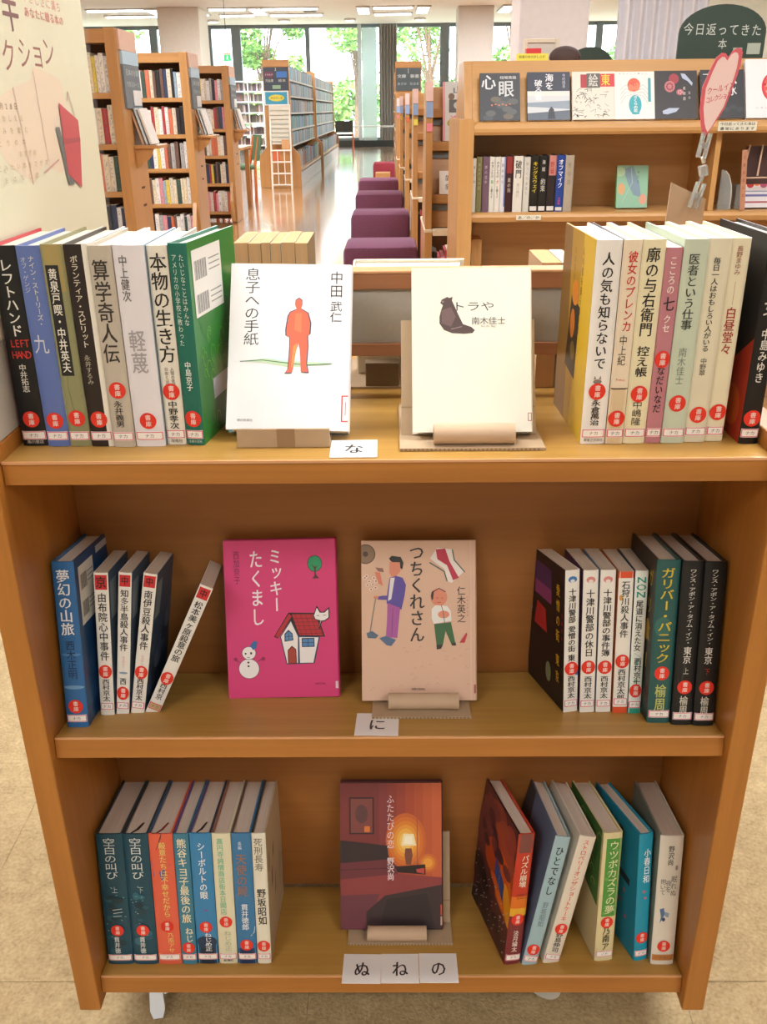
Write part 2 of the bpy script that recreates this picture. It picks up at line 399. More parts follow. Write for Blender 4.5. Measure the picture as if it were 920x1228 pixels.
# far window wall: low dark sill wall, dark mullions, glass
GLASS = plain('F4FAF8', .02, 'window_glass', var=0); GLASS.node_tree.nodes['Principled BSDF'].inputs['Alpha'].default_value = .08
GREYM = plain('727D84', .5, 'dark_mullion'); LGREY = plain('C6CCCE', .5, 'pale_mullion')
mb = MB(); mb.box((X0, 29.9, 0), (X1, 30.1, .20), plain('3A3F3E', .6, 'sill_wall')); struct(mb.build('wall_front'))
win = empty('window_1', (0, 30, 0), 'far window wall with dark mullions and trees beyond'); win['kind'] = 'structure'
mb = MB(); mb.box((X0, -.01, .2), (X1, .0, H), GLASS); mb.build('glass_pane', win)
for (xa, xb, m_) in [(-10.2, -9.9, GREYM), (-8.2, -8.0, GREYM), (-7.25, -7.02, GREYM), (-5.62, -5.38, GREYM), (-4.78, -4.50, GREYM), (-2.55, -2.42, GREYM), (-.98, -.86, LGREY),
                     (1.52, 1.80, GREYM), (4.35, 4.5, GREYM), (6.2, 6.4, GREYM)]:
    mb = MB(); mb.box((xa, -.10, .2), (xb, .06, H), m_, .01); mb.build('mullion', win)
mb = MB(); mb.box((X0, -.06, H-.1), (X1, .04, H), GREYM); mb.build('head_rail', win)
mb = MB(); mb.box((X0, -.06, .2), (X1, .04, .28), GREYM); mb.build('sill_rail', win)
FROST = plain('C9DAD8', .35, 'frosted_panel', var=0, trans=.45)
mb = MB(); mb.box((-.84, -.22, .2), (-.40, -.19, H-.12), FROST); mb.build('frosted_panel', win)
# gathered grey curtains beside the windows
def curtain(name, x0, x1, y, z0, z1, n, amp, m, label, group=None):
    vs = []; fs = []; k = n*8
    for i in range(k+1):
        x = x0+(x1-x0)*i/k; yy = y+amp*math.sin(2*math.pi*i/8)
        vs += [(x, yy, z0), (x, yy, z1), (x, yy+.006, z0), (x, yy+.006, z1)]
    for i in range(k):
        a = 4*i; fs += [(a, a+4, a+5, a+1), (a+2, a+3, a+7, a+6), (a+1, a+5, a+7, a+3)]
    mb = MB(); mb.add(vs, fs, m); o = mb.build(name, smooth=False); return tag(o, label, 'curtain', group)
GCUR = plain('A5A39F', .9, 'grey_curtain_cloth'); WCUR = plain('E4E4EA', .85, 'white_curtain_cloth', trans=.0)
curtain('window_curtain', -6.05, -5.62, 29.7, .2, H-.03, 5, .05, GCUR, 'grey gathered curtain at the far window beside the left column')
curtain('window_curtain', -.32, .22, 29.7, .2, H-.03, 6, .06, GCUR, 'grey gathered curtain at the far window above the dark signed bookcase')
# columns and piers
COLM = plain('D9D0C4', .75, 'column_plaster')
mb = MB(); mb.box((-5.75, 24.6, 0), (-4.72, 25.8, H), COLM, .02); struct(mb.build('trim_1'), 'square beige column left of the far windows')
mb = MB(); mb.box((1.72, 25.0, 0), (2.62, 25.9, H), plain('C9C4BE', .75, 'column_grey'), .02); struct(mb.build('trim_2'), 'square beige column right of the far windows')
mb = MB(); mb.box((1.24, 9.0, 0), (1.90, 9.7, H), plain('E8E3E2', .7, 'column_white'), .02); struct(mb.build('trim_3'), 'wide white column behind the display bookcase')
curtain('window_curtain', 2.19, 3.05, 9.1, .4, H-.02, 7, .045, WCUR, 'white gathered curtain behind the dark arched sign')

# ceiling fixtures: two thin tubes in a frame with square louvred lamps at the ends
TUBE = emis('F2F8FF', 6.0, 'lamp_tube_glow'); LOUV = emis('F4F8FF', 2.5, 'louvre_glow')
FR = plain('CFCBC4', .6, 'fixture_rim')
def strip_pair(x0, x1, lab):
    r = empty('ceiling_light', (0, 0, H), lab, 'ceiling light', 'strip lights on the far ceiling')
    for y in (24.9, 26.55):
        mb = MB(); mb.box((x0, y-.06, -.030), (x1, y+.06, -.002), FR, .005); h = mb.build('housing', r)
        mb = MB(); mb.tube([(x0+.05, y, -.055), (x1-.05, y, -.048)], .020, TUBE, 8); mb.build('tube', h)
for (a, b, t) in [(-4.55, -3.55, 'pair of long ceiling strip lights between the columns, left'), (-3.2, -1.75, 'pair of long ceiling strip lights above the left tree window'), (-.45, .62, 'pair of ceiling strip lights over the aisle end'), (-7.6, -6.0, 'pair of ceiling strip lights above the left bookcases'), (3.3, 4.6, 'pair of ceiling strip lights above the display bookcase')]: strip_pair(a, b, t)
def louvre(x, lab):
    r = empty('ceiling_light', (x, 25.6, H), lab, 'ceiling light', 'square louvred ceiling lamps')
    mb = MB(); mb.box((-.18, -.8, -.04), (.18, .8, -.002), FR, .006); mb.build('housing', r)
    for k in (-1, 0, 1):
        mb = MB(); mb.box((-.15+(k+1)*.105, -.74, -.055), (-.15+(k+1)*.105+.07, .74, -.041), LOUV); mb.build('louvre', r)
for x, t in [(-4.9, 'square louvred ceiling lamp nearest the left column'), (-3.36, 'square louvred ceiling lamp above the left tree'), (-.66, 'square louvred ceiling lamp right of the round vent'), (.86, 'square louvred ceiling lamp beside the right column'), (-5.95, 'square louvred ceiling lamp left of the beige column'), (3.0, 'square louvred ceiling lamp behind the display bookcase')]: louvre(x, t)
for x, t in [(-2.05, 'small dark square vent in the far ceiling'), ]:
    v = empty('ceiling_vent', (x, 25.4, H), t, 'vent')
    mb = MB(); mb.box((-.17, -.5, -.03), (.17, .5, -.002), plain('A7A19A', .6, 'vent_rim'), .005); mb.build('vent_frame', v)
    for k in range(4): mb = MB(); mb.box((-.15, -.42+k*.23, -.045), (.15, -.30+k*.23, -.031), plain('6E6964', .6, 'vent_slat')); mb.build('slat', v)
for x, t in [(-2.98, 'round downlight in the ceiling above the left tree'), (-1.12, 'round downlight in the ceiling above the right tree'), (.86, 'round downlight near the right column'), (-5.0, 'round downlight near the left column')]:
    r = empty('downlight', (x, 28.2, H), t, 'ceiling light'); mb = MB(); mb.tube([(0, 0, -.05), (0, 0, -.002)], .17, FR, 18); mb.build('rim', r)
    mb = MB(); mb.tube([(0, 0, -.07), (0, 0, -.051)], .12, LOUV, 18); mb.build('lamp_disc', r)

# outside: lawn, hedge band, trees
GRASS = plain('ACB6A0', .9, 'lawn', var=.25, scale=3)
mb = MB(); mb.box((-45, 30.4, -.3), (45, 90, -.02), GRASS); tag(mb.build('lawn'), 'sunlit green lawn outside the far windows', 'lawn', kind='stuff')
LEAFS = [plain('6F9646', .6, 'leaf', var=0), plain('50803E', .6, 'leaf', var=0), plain('8AB658', .6, 'leaf', var=0)]
def leaves(mb, blobs, n, size):
    rnd = random.Random(len(blobs)*7+n)
    tot = sum(b[3]**2 for b in blobs)
    for (cx, cy, cz, r) in blobs:
        for _ in range(int(n*r*r/tot)):
            while True:
                p = Vector((rnd.uniform(-1, 1), rnd.uniform(-1, 1), rnd.uniform(-1, 1)))
                if .35 < p.length < 1: break
            p = Vector((cx, cy, cz))+p*r
            a = Vector((rnd.gauss(0, 1), rnd.gauss(0, 1), rnd.gauss(0, .6))).normalized(); b_ = a.cross(Vector((rnd.gauss(0, 1), rnd.gauss(0, 1), rnd.gauss(0, 1)))).normalized()
            s = size*rnd.uniform(.6, 1.3)
            mb.add([p-a*s, p-b_*s*.45, p+a*s, p+b_*s*.45], [(0, 1, 2, 3)], rnd.choice(LEAFS))
BARK = plain('5A4636', .9, 'bark', var=.2)
def tree(x, y, h, spread, label, seed, nl=3800, lo=.42):
    rnd = random.Random(seed); r = empty('tree', (x, y, 0), label, 'tree', None)
    tr = MB(); tr.tube([(0, 0, -.019), (.05, .02, h*.3), (-.06, .03, h*.6), (.02, 0, h*.85)], .14, BARK, 8, r1=.04)
    blobs = []
    for i in range(13):
        a = rnd.uniform(0, 6.28); q = rnd.uniform(.35, 1)*spread; z = h*rnd.uniform(lo, 1.0)
        e_ = (q*math.cos(a), q*math.sin(a)*.8, z); blobs.append((*e_, spread*rnd.uniform(.24, .42)))
        tr.tube([(0, 0, h*rnd.uniform(.25, .55)), (e_[0]*.5, e_[1]*.5, z*.85), e_], .05, BARK, 6, r1=.015)
    tr.build('trunk', r)
    lf = MB(); leaves(lf, blobs, nl, .10+.014*spread); o = lf.build('foliage', r); o['kind'] = 'stuff'
tree(-4.9, 38, 5.4, 1.35, 'leafy tree outside the far window, left of the bright sky gap', 1, 4200, .42)
tree(-11.6, 40, 5.6, 1.4, 'leafy tree outside the window left of the beige column', 2, 2600)
tree(-1.3, 38, 5.6, 1.7, 'leafy tree outside the middle of the far window right of the sky gap', 3, 3800, .42)
tree(1.7, 42, 6.0, 1.5, 'thin spreading tree outside the window left of the right column', 4, 2000, .45)
tree(4.9, 39, 5.4, 1.4, 'leafy tree outside right of the right column', 5, 3000)
tree(9.4, 38, 5.0, 1.3, 'leafy tree outside behind the small dark arched sign', 6, 1900)
hb = MB(); rr = random.Random(5)
leaves(hb, [(-16+i*1.1, 46+rr.uniform(-1, 1), 1.25+rr.uniform(-.1, .35), 1.0) for i in range(30)], 15000, .2)
hd = hb.build('hedge'); tag(hd, 'bright green hedge band beyond the lawn outside', 'hedge', kind='stuff')

# ------------------------------------------------------------------ the book cart
cart = empty('book_cart', (0, 0, 0), 'light orange-brown wooden double-sided library book cart full of books', 'book cart')
XI, XO, YB = .3535, .3795, .435
def panel(name, xa, xb):
    mb = MB(); mb.box((xa, 0, .08), (xb, YB, .806), W_CARTV, .0016); return mb.build(name, cart)
panel('side_panel', -XO, -XI); panel('side_panel', XI, XO)
mb = MB(); mb.box((-XI+.0005, .0172, .7668), (XI-.0005, .2088, .7898), W_TOP, .0008); tb = mb.build('top_board', cart)
mb = MB(); mb.box((-XI+.0006, .0150, .7668), (XI-.0006, .0171, .7890), W_CART, .0005); mb.build('edge_band', tb)
mb = MB(); mb.box((-XI+.001, .0135, .7876), (XI-.001, .0160, .7901), W_EDGE); mb.build('edge_strip', tb)
mb = MB(); mb.box((-XI+.0005, .2094, .7668), (XI-.0005, YB-.015, .7896), W_TOP, .0012); mb.build('rear_top_board', cart)
mb = MB(); mb.box((-XI+.0005, .179, .10), (XI-.0005, .197, .7665), W_CARTB); mb.build('back_board', cart)
mb = MB(); mb.box((-XI+.0005, .198, .10), (XI-.0005, .204, .7665), W_CARTB); mb.build('rear_back_board', cart)
def shelf(z, deg, th):
    M = Matrix.Translation((0, .0152, z)) @ Matrix.Rotation(rad(-deg), 4, 'X')
    mb = MB(); mb.box((-XI+.0005, .002, -th), (XI-.0005, .1615/math.cos(rad(deg)), 0), W_TOP, .0008, M); s_ = mb.build('shelf', cart)
    mb = MB(); mb.box((-XI+.0006, -.0002, -th), (XI-.0006, .0019, -.0008), W_CART, .0005, M); mb.build('edge_band', s_)
    mb = MB(); mb.box((-XI+.001, -.0012, -.0016), (XI-.001, .0008, .0002), W_EDGE, 0, M); mb.build('edge_strip', s_)
shelf(.4783, 10, .0235); shelf(.1213, 9, .0245)
M = Matrix.Translation((0, YB-.0152, .45)) @ Matrix.Rotation(rad(10), 4, 'X')
mb = MB(); mb.box((-XI+.001, -.21, -.024), (XI-.001, 0, 0), W_CART, .001, M); mb.build('rear_shelf', cart)
mb = MB(); mb.box((-XI+.001, .21, .09), (XI-.001, YB-.016, .112), W_CART); mb.build('rear_bottom_board', cart)
# centre partition: two rails, felt panel between, gap underneath
mb = MB(); mb.box((-XI+.0005, .205, .909), (XI-.0005, .232, .9275), W_RAIL, .0012); rl = mb.build('partition_rail', cart)
mb = MB(); mb.box((-XI+.001, .2035, .9255), (XI-.001, .233, .9285), W_EDGE, .0008); mb.build('edge_strip', rl)
mb = MB(); mb.box((-XI+.0005, .205, .838), (XI-.0005, .232, .8515), W_RAIL, .0012); mb.build('partition_rail', cart)
mb = MB(); mb.box((-XI+.0005, .210, .8515), (XI-.0005, .227, .909), FABRIC); mb.build('partition_felt', cart)
for s_ in (-1, 1):
    mb = MB(); mb.box((s_*XI-(.0 if s_ < 0 else .018), .207, .79), (s_*XI+(.018 if s_ < 0 else 0), .230, .838), W_RAIL); mb.build('partition_post', cart)
# felt end panel on the left, with laminated poster (poster is its own thing)
mb = MB(); mb.box((-.3665, .008, .8065), (-.3535, YB, 1.28), FABRIC, .001); mb.build('end_felt_panel', cart)
# casters
CW = plain('DCE2EA', .35, 'caster_plastic', var=.02, coat=.3); CG = plain('C9C6BE', .5, 'caster_grey')
def caster(x, y, rot, brake):
    c = MB(); R_ = Matrix.Translation((x, y, 0)) @ Matrix.Rotation(rad(rot), 4, 'Z')
    pts = [(R_ @ Vector((0, .012*math.cos(k*math.pi/8), 0)))[:] for k in range(1)]
    c.tube([tuple(R_ @ Vector((-.011, 0, .026))), tuple(R_ @ Vector((.011, 0, .026)))], .026, CG, 22)
    w_ = c.build('caster_wheel', cart, smooth=True)
    c = MB()
    prof = [(0, -.024, .05), (0, -.020, .070), (0, .026, .078), (0, .030, .055), (0, .022, .03), (0, -.006, .036)]
    for sx in (-.017, .0125): c.prism([(sx, a, b) for _, a, b in prof], (.0045, 0, 0), CW, R_)
    c.tube([tuple(R_ @ Vector((0, .008, .066))), (R_ @ Vector((0, .008, .098)))[:]], .012, CG, 14)
    f_ = c.build('caster_fork', cart)
    if brake:
        c = MB(); c.prism([(-.005, -.026, .076), (.005, -.026, .076), (.0085, -.046, .034), (.0095, -.052, .016), (.006, -.056, .006), (-.006, -.056, .006), (-.0095, -.052, .016), (-.0085, -.046, .034)], (0, .006, .002), CW, R_)
        c.tube([tuple(R_ @ Vector((.011, -.046, .040))), tuple(R_ @ Vector((.024, -.046, .046)))], .0025, CW, 8)
        c.build('brake_pedal', f_)
caster(-.312, .10, 10, True); caster(.205, .09, 60, False); caster(-.312, .36, 0, False); caster(.312, .36, 0, False)
c = MB(); c.box((-.272, .10, .062), (-.225, .15, .098), CG, .006); c.build('caster_plate', cart)

# poster in a clear sleeve, on the felt end panel
ps = empty('poster', (-.352, 0, 0), 'pale yellow laminated poster with brown letters and a red booklet drawing, left end panel', 'poster')
mb = MB(); mb.box((-.0012, .012, .892), (0, .434, 1.27), plain('E0DCC0', .45, 'poster_paper', var=.03, scale=9), 0); mb.build('poster_sheet', ps)
pu = lambda u, v, l: (.0002*l, u, v)   # seen from +x: u = y (rightwards = away)
p = Print(pu)
p.poly([(.10, 1.085), (.185, 1.104), (.235, 1.112), (.245, 1.124), (.275, 1.122), (.325, 1.115), (.335, 1.07), (.300, 1.024), (.283, 1.022), (.24, 1.034), (.20, 1.018), (.14, 1.04)], 'E6D3BA')
p.line([(.245, 1.12), (.252, 1.036)], .0022, 'D0B7A2'); p.line([(.185, 1.104), (.20, 1.018)], .0025, 'D9BFAC'); p.line([(.235, 1.026), (.283, 1.036)], .002, 'C99A90')
p.line([(.335, 1.094), (.342, 1.103), (.352, 1.085), (.358, 1.065)], .0018, 'B98E7E')
p.poly([(.286, 1.068), (.298, 1.068), (.322, 1.008), (.303, 1.009)], '5E6360')
p.poly([(.306, 1.092), (.364, 1.074), (.362, 1.052), (.346, 1.003), (.305, 1.020)], 'C4414A'); p.poly([(.303, 1.056), (.362, 1.056), (.362, 1.052), (.303, 1.050)], 'A93540')
p.build('poster_drawing', ps)
p = Print(pu)
for c_, u, v in zip('レクション', (.145, .188, .230, .266, .300), (1.129, 1.131, 1.135, 1.137, 1.140)): p.ch(c_, u, v, .036, .030, '9A5E52', False)
p.ch('半', .209, 1.172, .042, .042, '7E4A4A', True)
p.htext('やさしさに満ち', .245, .36, 1.186, .010, 'D98A80'); p.htext('あなたに贈る本の', .245, .362, 1.173, .0095, 'D98A80', True)
for k, (t_, a, b_) in enumerate([('11月28日', .12, .19), ('ものをおしえる', .10, .20), ('てがみを読む', .10, .21), ('ひとりの本', .10, .20), ('おすすめ', .17, .22), ('読んでみたい本をさがす', .08, .25), ('本のおはなし会', .08, .22)]):
    p.htext(t_, a, b_, 1.088-k*.0105, .006, 'B49A6E' if k else '8C7450')
p.build('poster_lettering', ps)
SLV = D.materials.new('clear_sleeve'); nt, N, L, P = nodes(SLV); P.inputs['Alpha'].default_value = .07; P.inputs['Roughness'].default_value = .12; P.inputs['Specular IOR Level'].default_value = 1.0
tc = N.new('ShaderNodeTexCoord'); n1 = N.new('ShaderNodeTexNoise'); n1.inputs['Scale'].default_value = 9; n1.inputs['Distortion'].default_value = 1.0; b = N.new('ShaderNodeBump'); b.inputs['Strength'].default_value = .25; b.inputs['Distance'].default_value = .01
L.new(tc.outputs['Object'], n1.inputs['Vector']); L.new(n1.outputs['Fac'], b.inputs['Height']); L.new(b.outputs[0], P.inputs['Normal'])
mb = MB(); mb.add([(.0045, .010, .889), (.0045, .436, .889), (.0045, .436, 1.272), (.0045, .010, 1.272)], [(0, 1, 2, 3)], SLV); mb.build('clear_sleeve', ps)

# ------------------------------------------------------------------ books on the cart
def V(*items):
    """spine print: (text, u, v_top, v_bottom, glyph width, colour, bold) with u, v as fractions; other tuples start with a code"""
    def fn(p, t, h):
        for it in items:
            if it[0] == '#r': p.rect(it[1]*t, it[2]*h, it[3]*t, it[4]*h, it[5])
            elif it[0] == '#h': p.htext(it[1], it[2]*t, it[3]*t, it[4]*h, it[5], it[6], len(it) > 7)
            elif it[0] == '#e': p.ell(it[1]*t, it[2]*h, it[3]*t, it[4]*h, it[5])
            elif it[0] == '#p': p.poly([(a*t, b*h) for a, b in it[1]], it[2])
            elif it[0] == '#l': p.line([(a*t, b*h) for a, b in it[1]], it[2], it[3])
            else: p.vtext(it[0], it[1]*t, it[2]*h, it[3]*h, it[4], it[5], len(it) > 6)
    return fn
def G(*items):
    """the same for a cover, u measured left to right"""
    f = V(*items)
    return lambda p, t, h: f(p, t, h)
def barcode_panel(p, u0, v0, u1, v1):
    p.rect(u0, v0, u1, v1, 'E4E2DC'); w_ = u1-u0
    for blk in range(2):
        b0 = v1-.010-blk*.030
        for i in range(16):
            a = u0+.005+i*w_*.42/16; p.rect(a, b0-.017, a+w_*.42/16*(.35+.4*((i*7) % 3)/2), b0, '3A3A3A'); p.L -= 1
        for k in range(3): p.rect(u0+w_*.55, b0-.003-k*.005, u0+w_*.95, b0-.0018-k*.005, '8a8a88'); p.L -= 1
    p.L += 1
GT = 'books standing on the left of the top shelf'; GU = 'books standing on the right of the top shelf'
GM = 'books on the left of the middle shelf'; GN = 'books on the right of the middle shelf'
GP = 'blue and cream books on the left of the bottom shelf'; GQ = 'leaning books on the right of the bottom shelf'
ZT = .7901
def T(label, x, y, t, h, yaw, **k): return make_book('book', label, GT, t, h, loc=(x, y, ZT), yaw=yaw, **k)
T('black hardback with white katakana title, leftmost book on the top shelf', -.3485, .060, .0243, .186, -.5, cover='17171A', left='C23A48', right='E9E6E2', sticker=.144,
  spine=V(('レフトハンド', .54, .94, .565, .0115, 'E8E6DE', 1), ('#h', 'LEFT', .22, .92, .535, .0088, 'C8302C', 1), ('#h', 'HAND', .22, .92, .478, .0088, 'C8302C', 1), ('中井拓志', .52, .43, .285, .0068, 'D8D5CC', 1), ('#h', '角川書店', .2, .85, .022, .0035, 'C8C5BC')))
T('periwinkle blue hardback second from left on the top shelf', -.3238, .058, .0213, .186, -.5, cover='5E72AE', right='D8D6E0', sticker=.139,
  spine=V(('ナイン・ストーリーズ・', .60, .955, .615, .0058, 'DAD6C0'), ('オブ・ゲンジ', .27, .95, .78, .0052, 'BFC2CC'), ('九', .45, .60, .46, .0135, 'C9CBD6')))
T('olive hardback with a black title strip, third from left on the top shelf', -.3021, .058, .0200, .187, -.5, cover='8E8D66', right='E8E6D8', sticker=.15,
  spine=V(('#r', 0, .78, 1, 1, 'A39058'), ('#p', [(.6, .75), (1, .70), (1, .3), (.5, .1), (.3, .3)], '6F7B4A'), ('#p', [(.0, .33), (.6, .38), (1, .25), (1, .16), (.0, .13)], 'BDB58E'), ('#r', .12, .37, .70, .905, '1B1A1C'), ('黄泉戸喫・中井英夫', .41, .89, .385, .0078, 'E6E2D6', 1)))
T('dark brown hardback with a thin white band, fourth from left on the top shelf', -.2815, .057, .0212, .187, -.5, cover='2A211F', right='E7E4DC', sticker=.145,
  spine=V(('#r', .78, 0, 1, 1, 'E7E2D4'), ('ボランティア・スピリット', .40, .95, .51, .0068, 'D9D2C0', 1), ('永井するみ', .38, .475, .325, .0058, 'B9B2A2')))
T('grey-beige hardback with large black brushed title in the middle of the left group', -.2597, .055, .0208, .186, -.3, cover='BDB3A4', sticker=.30,
  spine=V(('算学奇人伝', .46, .935, .435, .0148, '37302B', 1), ('永井義男', .45, .245, .105, .0082, '4A423C', 1)))
T('pale lavender-white hardback, widest book of the top left group', -.2382, .056, .0278, .186, 0, cover='E2DEE4', right='9EB2C4', sticker=.138,
  spine=V(('中上健次', .30, .955, .735, .0078, '6A6560', 1), ('軽蔑', .46, .60, .38, .0150, 'A8A2A4', 1)))
T('white hardback with large bold black title beside the green book', -.2098, .061, .0183, .185, .5, cover='E5DFD2', sticker=.284,
  spine=V(('本物の生き方', .52, .965, .43, .0150, '1A1816', 1), ('人間の幸福', .66, .41, .31, .0034, '5A544E'), ('自由とは何', .36, .41, .31, .0034, '5A544E'), ('中野孝次', .50, .235, .085, .0088, '2A2624', 1), ('#h', '海竜社', .2, .85, .022, .0036, '5A544E')))
def green_back(p, d, h):
    for (u, v, a, b, c_) in [(.02, .05, .05, .07, '2F6E33'), (.06, .02, .05, .05, '1E5632'), (.09, .08, .05, .09, '2A6B3A'), (.05, .115, .07, .05, '347A33'), (.03, .15, .03, .03, '1F5F3A')]: p.ell(u, v, a*.5, b*.5, c_, 14)
    rnd = random.Random(3)
    for i in range(26):
        u, v, r_ = rnd.uniform(.015, .11), rnd.uniform(.01, .10), rnd.uniform(.003, .007)
        p.line([(u+r_*math.cos(k*.9), v+r_*math.sin(k*.9)*1.3) for k in range(6)], .0011, '5FA53C'); p.L -= 1
    p.L += 2
    barcode_panel(p, .008, h-.068, .085, h-.008)
    p.rect(.036, .035, .085, .055, 'B6B3C0')
T('green hardback with a white barcode panel on its turned cover, top shelf', -.1908, .061, .0176, .187, 9, cover='1F6B5C', right='2C7A34', back=green_back, sticker=.14,
  spine=V(('たいじなことはみんな', .70, .95, .61, .0046, 'D9E6DC'), ('アメリカの小学校に教わった', .32, .95, .51, .0046, 'D9E6DC'), ('中島京子', .50, .435, .285, .0062, 'E6EDE6', 1), ('#h', '主婦の友社', .15, .9, .02, .003, 'C5D5CC')))
def U(label, x, y, t, h, yaw, lean=0, **k): return make_book('book', label, GU, t, h, loc=(x, y, ZT), yaw=yaw, lean=lean, **k)
def gold_front(p, d, h):
    p.rect(0, 0, d, h, 'A8801E'); p.poly([(0, 0), (.05, 0), (.035, h), (0, h)], '7A5620'); p.poly([(.075, 0), (d, 0), (d, h), (.085, h)], 'C9A21E')
    p.poly([(.04, .055), (.085, .05), (.088, .12), (.05, .125)], '2E2418'); p.ell(.066, .13, .014, .012, 'C8791C'); p.ell(.062, .10, .010, .014, 'B86A1C')
    p.ell(.07, .075, .010, .009, '6E5A28'); p.vtext('人の気も知らないで', .088, .176, .095, .0065, '5A4420', True); p.vtext('永倉萬治', .055, .172, .14, .005, '5A4420')
U('thick white hardback with golden yellow front cover, first of the right group', .1843, .055, .0232, .187, -1.5, cover='ECE7E2', left='A8801E', front=gold_front, sticker=.276,
  spine=V(('人の気も知らないで', .50, .945, .385, .0110, '1C1A1A', 1), ('#e', .48, .325, .17, .012, '8A8078'), ('#p', [(.32, .335), (.36, .355), (.42, .34)], '8A8078'), ('#p', [(.62, .335), (.60, .355), (.52, .34)], '8A8078'), ('永倉萬治', .50, .232, .098, .0088, '2A2826', 1), ('#h', '実業之日本社', .12, .9, .022, .0032, '5A544E')))
U('pale peach hardback with a red title on the top shelf', .2080, .055, .0165, .187, -.5, cover='E6D6BE', left='2E2A38', sticker=.135,
  spine=V(('#r', 0, 0, 1, .285, 'D8C09A'), ('#r', .04, .285, .98, .292, '4A3A30'), ('彼女のプレンカ', .55, .95, .57, .0086, 'C8382C', 1), ('中上紀', .45, .555, .405, .0074, '4A4240'), ('#h', 'Prenca', .25, .75, .335, .003, 'C8584C')))
U('cream hardback with a long black brushed title, third of the right group', .2250, .056, .0205, .187, -.5, cover='E6DCB8', left='8E98A4', sticker=.26,
  spine=V(('廓の与右衛門', .48, .965, .545, .0118, '1C1A18', 1), ('控え帳', .48, .50, .345, .0112, '1C1A18', 1), ('中嶋隆', .48, .225, .095, .0092, '2C2A28')))
U('shorter dusty pink paperback between taller books on the top shelf', .2459, .056, .0146, .180, -.5, hard=False, cover='BC7C86', sticker=.45,
  spine=V(('こころの', .50, .96, .775, .0068, 'F0E2DC', 1), ('七', .50, .765, .69, .0105, '241C1E', 1), ('クセ', .50, .675, .585, .0068, 'F0E2DC', 1), ('なだいなだ', .50, .415, .165, .0074, '2A2224', 1)))
U('pale green-white hardback with a dark title, fifth of the right group', .2611, .056, .0215, .187, -.3, cover='C3CDB8', left='A9BBA6', sticker=.21,
  spine=V(('医者という仕事', .45, .935, .575, .0100, '3C423C', 1), ('南木佳士', .45, .49, .305, .0078, '7E8A80')))
U('cream hardback with a thin black title, sixth of the right group', .2832, .059, .0205, .187, -.2, cover='DDD5BC', left='B8C6B4', sticker=.145,
  spine=V(('毎日一人はおもしろい人がいる', .42, .915, .465, .0066, '35322E', 1), ('中野翠', .42, .435, .345, .0060, '45423E')))
U('ivory hardback with a dark red title beside the black book', .3043, .061, .0165, .187, 0, cover='E2D8BA', sticker=.155,
  spine=V(('長野まゆみ', .42, .965, .83, .0058, '8C4030'), ('#l', [(.42, .80), (.42, .69)], .0003, '8C4030'), ('白昼堂々', .42, .68, .445, .0098, 'A03024', 1)))
def red_front(p, d, h): p.rect(0, 0, d, h, '1C1A1C'); p.poly([(.02, 0), (d, 0), (d, .10), (.04, .04)], 'A8321E'); p.ell(.10, .03, .02, .02, 'C0541E')
U('thick black hardback with a red lower corner at the right end of the top shelf', .3335, .053, .0178, .190, 0, cover='161416', front=red_front, sticker=.133,
  spine=V(('この女', .52, .95, .62, .0120, 'D9D4CC', 1), ('中島みゆき', .50, .575, .31, .0082, 'DDD8D0', 1)))

def SH(z, deg, x, y): return (x, .0152+y*math.cos(rad(deg)), z-y*math.sin(rad(deg))+.0002)
def Mi(label, g, x, y, t, h, yaw, lean, **k): return make_book('book', label, g, t, h, loc=SH(.4783, 10, x, y), yaw=yaw, lean=lean, tilt=10, **k)
def blue_back(p, d, h):
    for i, c_ in enumerate(['2A5A8E', '244E80', '1E4472', '2E6296']): p.ell(.03+.02*i, .03+.035*i, .04, .010, c_)
    barcode_panel(p, .010, h-.075, .058, h-.010); p.rect(.070, h-.012, .128, h-.004, 'C8CCD0')
Mi('blue hardback with large white title at the left end of the middle shelf', GM, -.3475, .025, .0230, .187, -.5, 0, cover='2F6AA6', right='1E4878', back=blue_back, sticker=.132,
   spine=V(('#e', .5, .45, .45, .010, '4A84BA'), ('#e', .5, .25, .48, .012, '6A9AC4'), ('夢幻の山旅', .48, .955, .565, .0140, 'E6ECF0', 1), ('西木正明', .52, .535, .30, .0100, '1C2C48')))
def photo_back(p, d, h):
    p.rect(0, 0, d, h, '4A5C70'); p.rect(.006, h-.055, .03, h-.012, '8E98A0')
    for i in range(7): p.ell(.02+.012*i, .03+.012*i, .018, .014, ['5C7086', '3A4A5C', '6E8094'][i % 3])
CR = dict(hard=False, d=.108, cover='E6E2DA', pages='C8B8A4', right='4A5C70', back=photo_back)
Mi('white paperback with black vertical title and red square, beside the blue book', GM, -.3202, .053, .0152, .166, -2, 2, sticker=.315, **CR,
   spine=V(('#r', .08, .885, .92, .985, 'C8262C'), ('京', .5, .975, .895, .011, '2A1014', 1), ('由布院心中事件', .52, .865, .39, .0098, '2C2A28', 1), ('西村京太', .5, .262, .10, .0080, '2C2A28', 1)))
Mi('white paperback leaning slightly right, middle one of three on the middle shelf', GM, -.3036, .056, .0140, .166, -1.5, 5.3, sticker=.155, lower=0, **CR,
   spine=V(('#r', .08, .905, .92, .985, 'C8262C'), ('中', .5, .975, .915, .008, '2A1014', 1), ('知多半島殺人事件', .5, .885, .455, .0090, '2C2A28', 1), ('ミステリー', .5, .42, .335, .0040, 'D88880'), ('#e', .5, .30, .34, .008, '8AA0B8'), ('西', .5, .265, .215, .0072, '2C2A28', 1)))
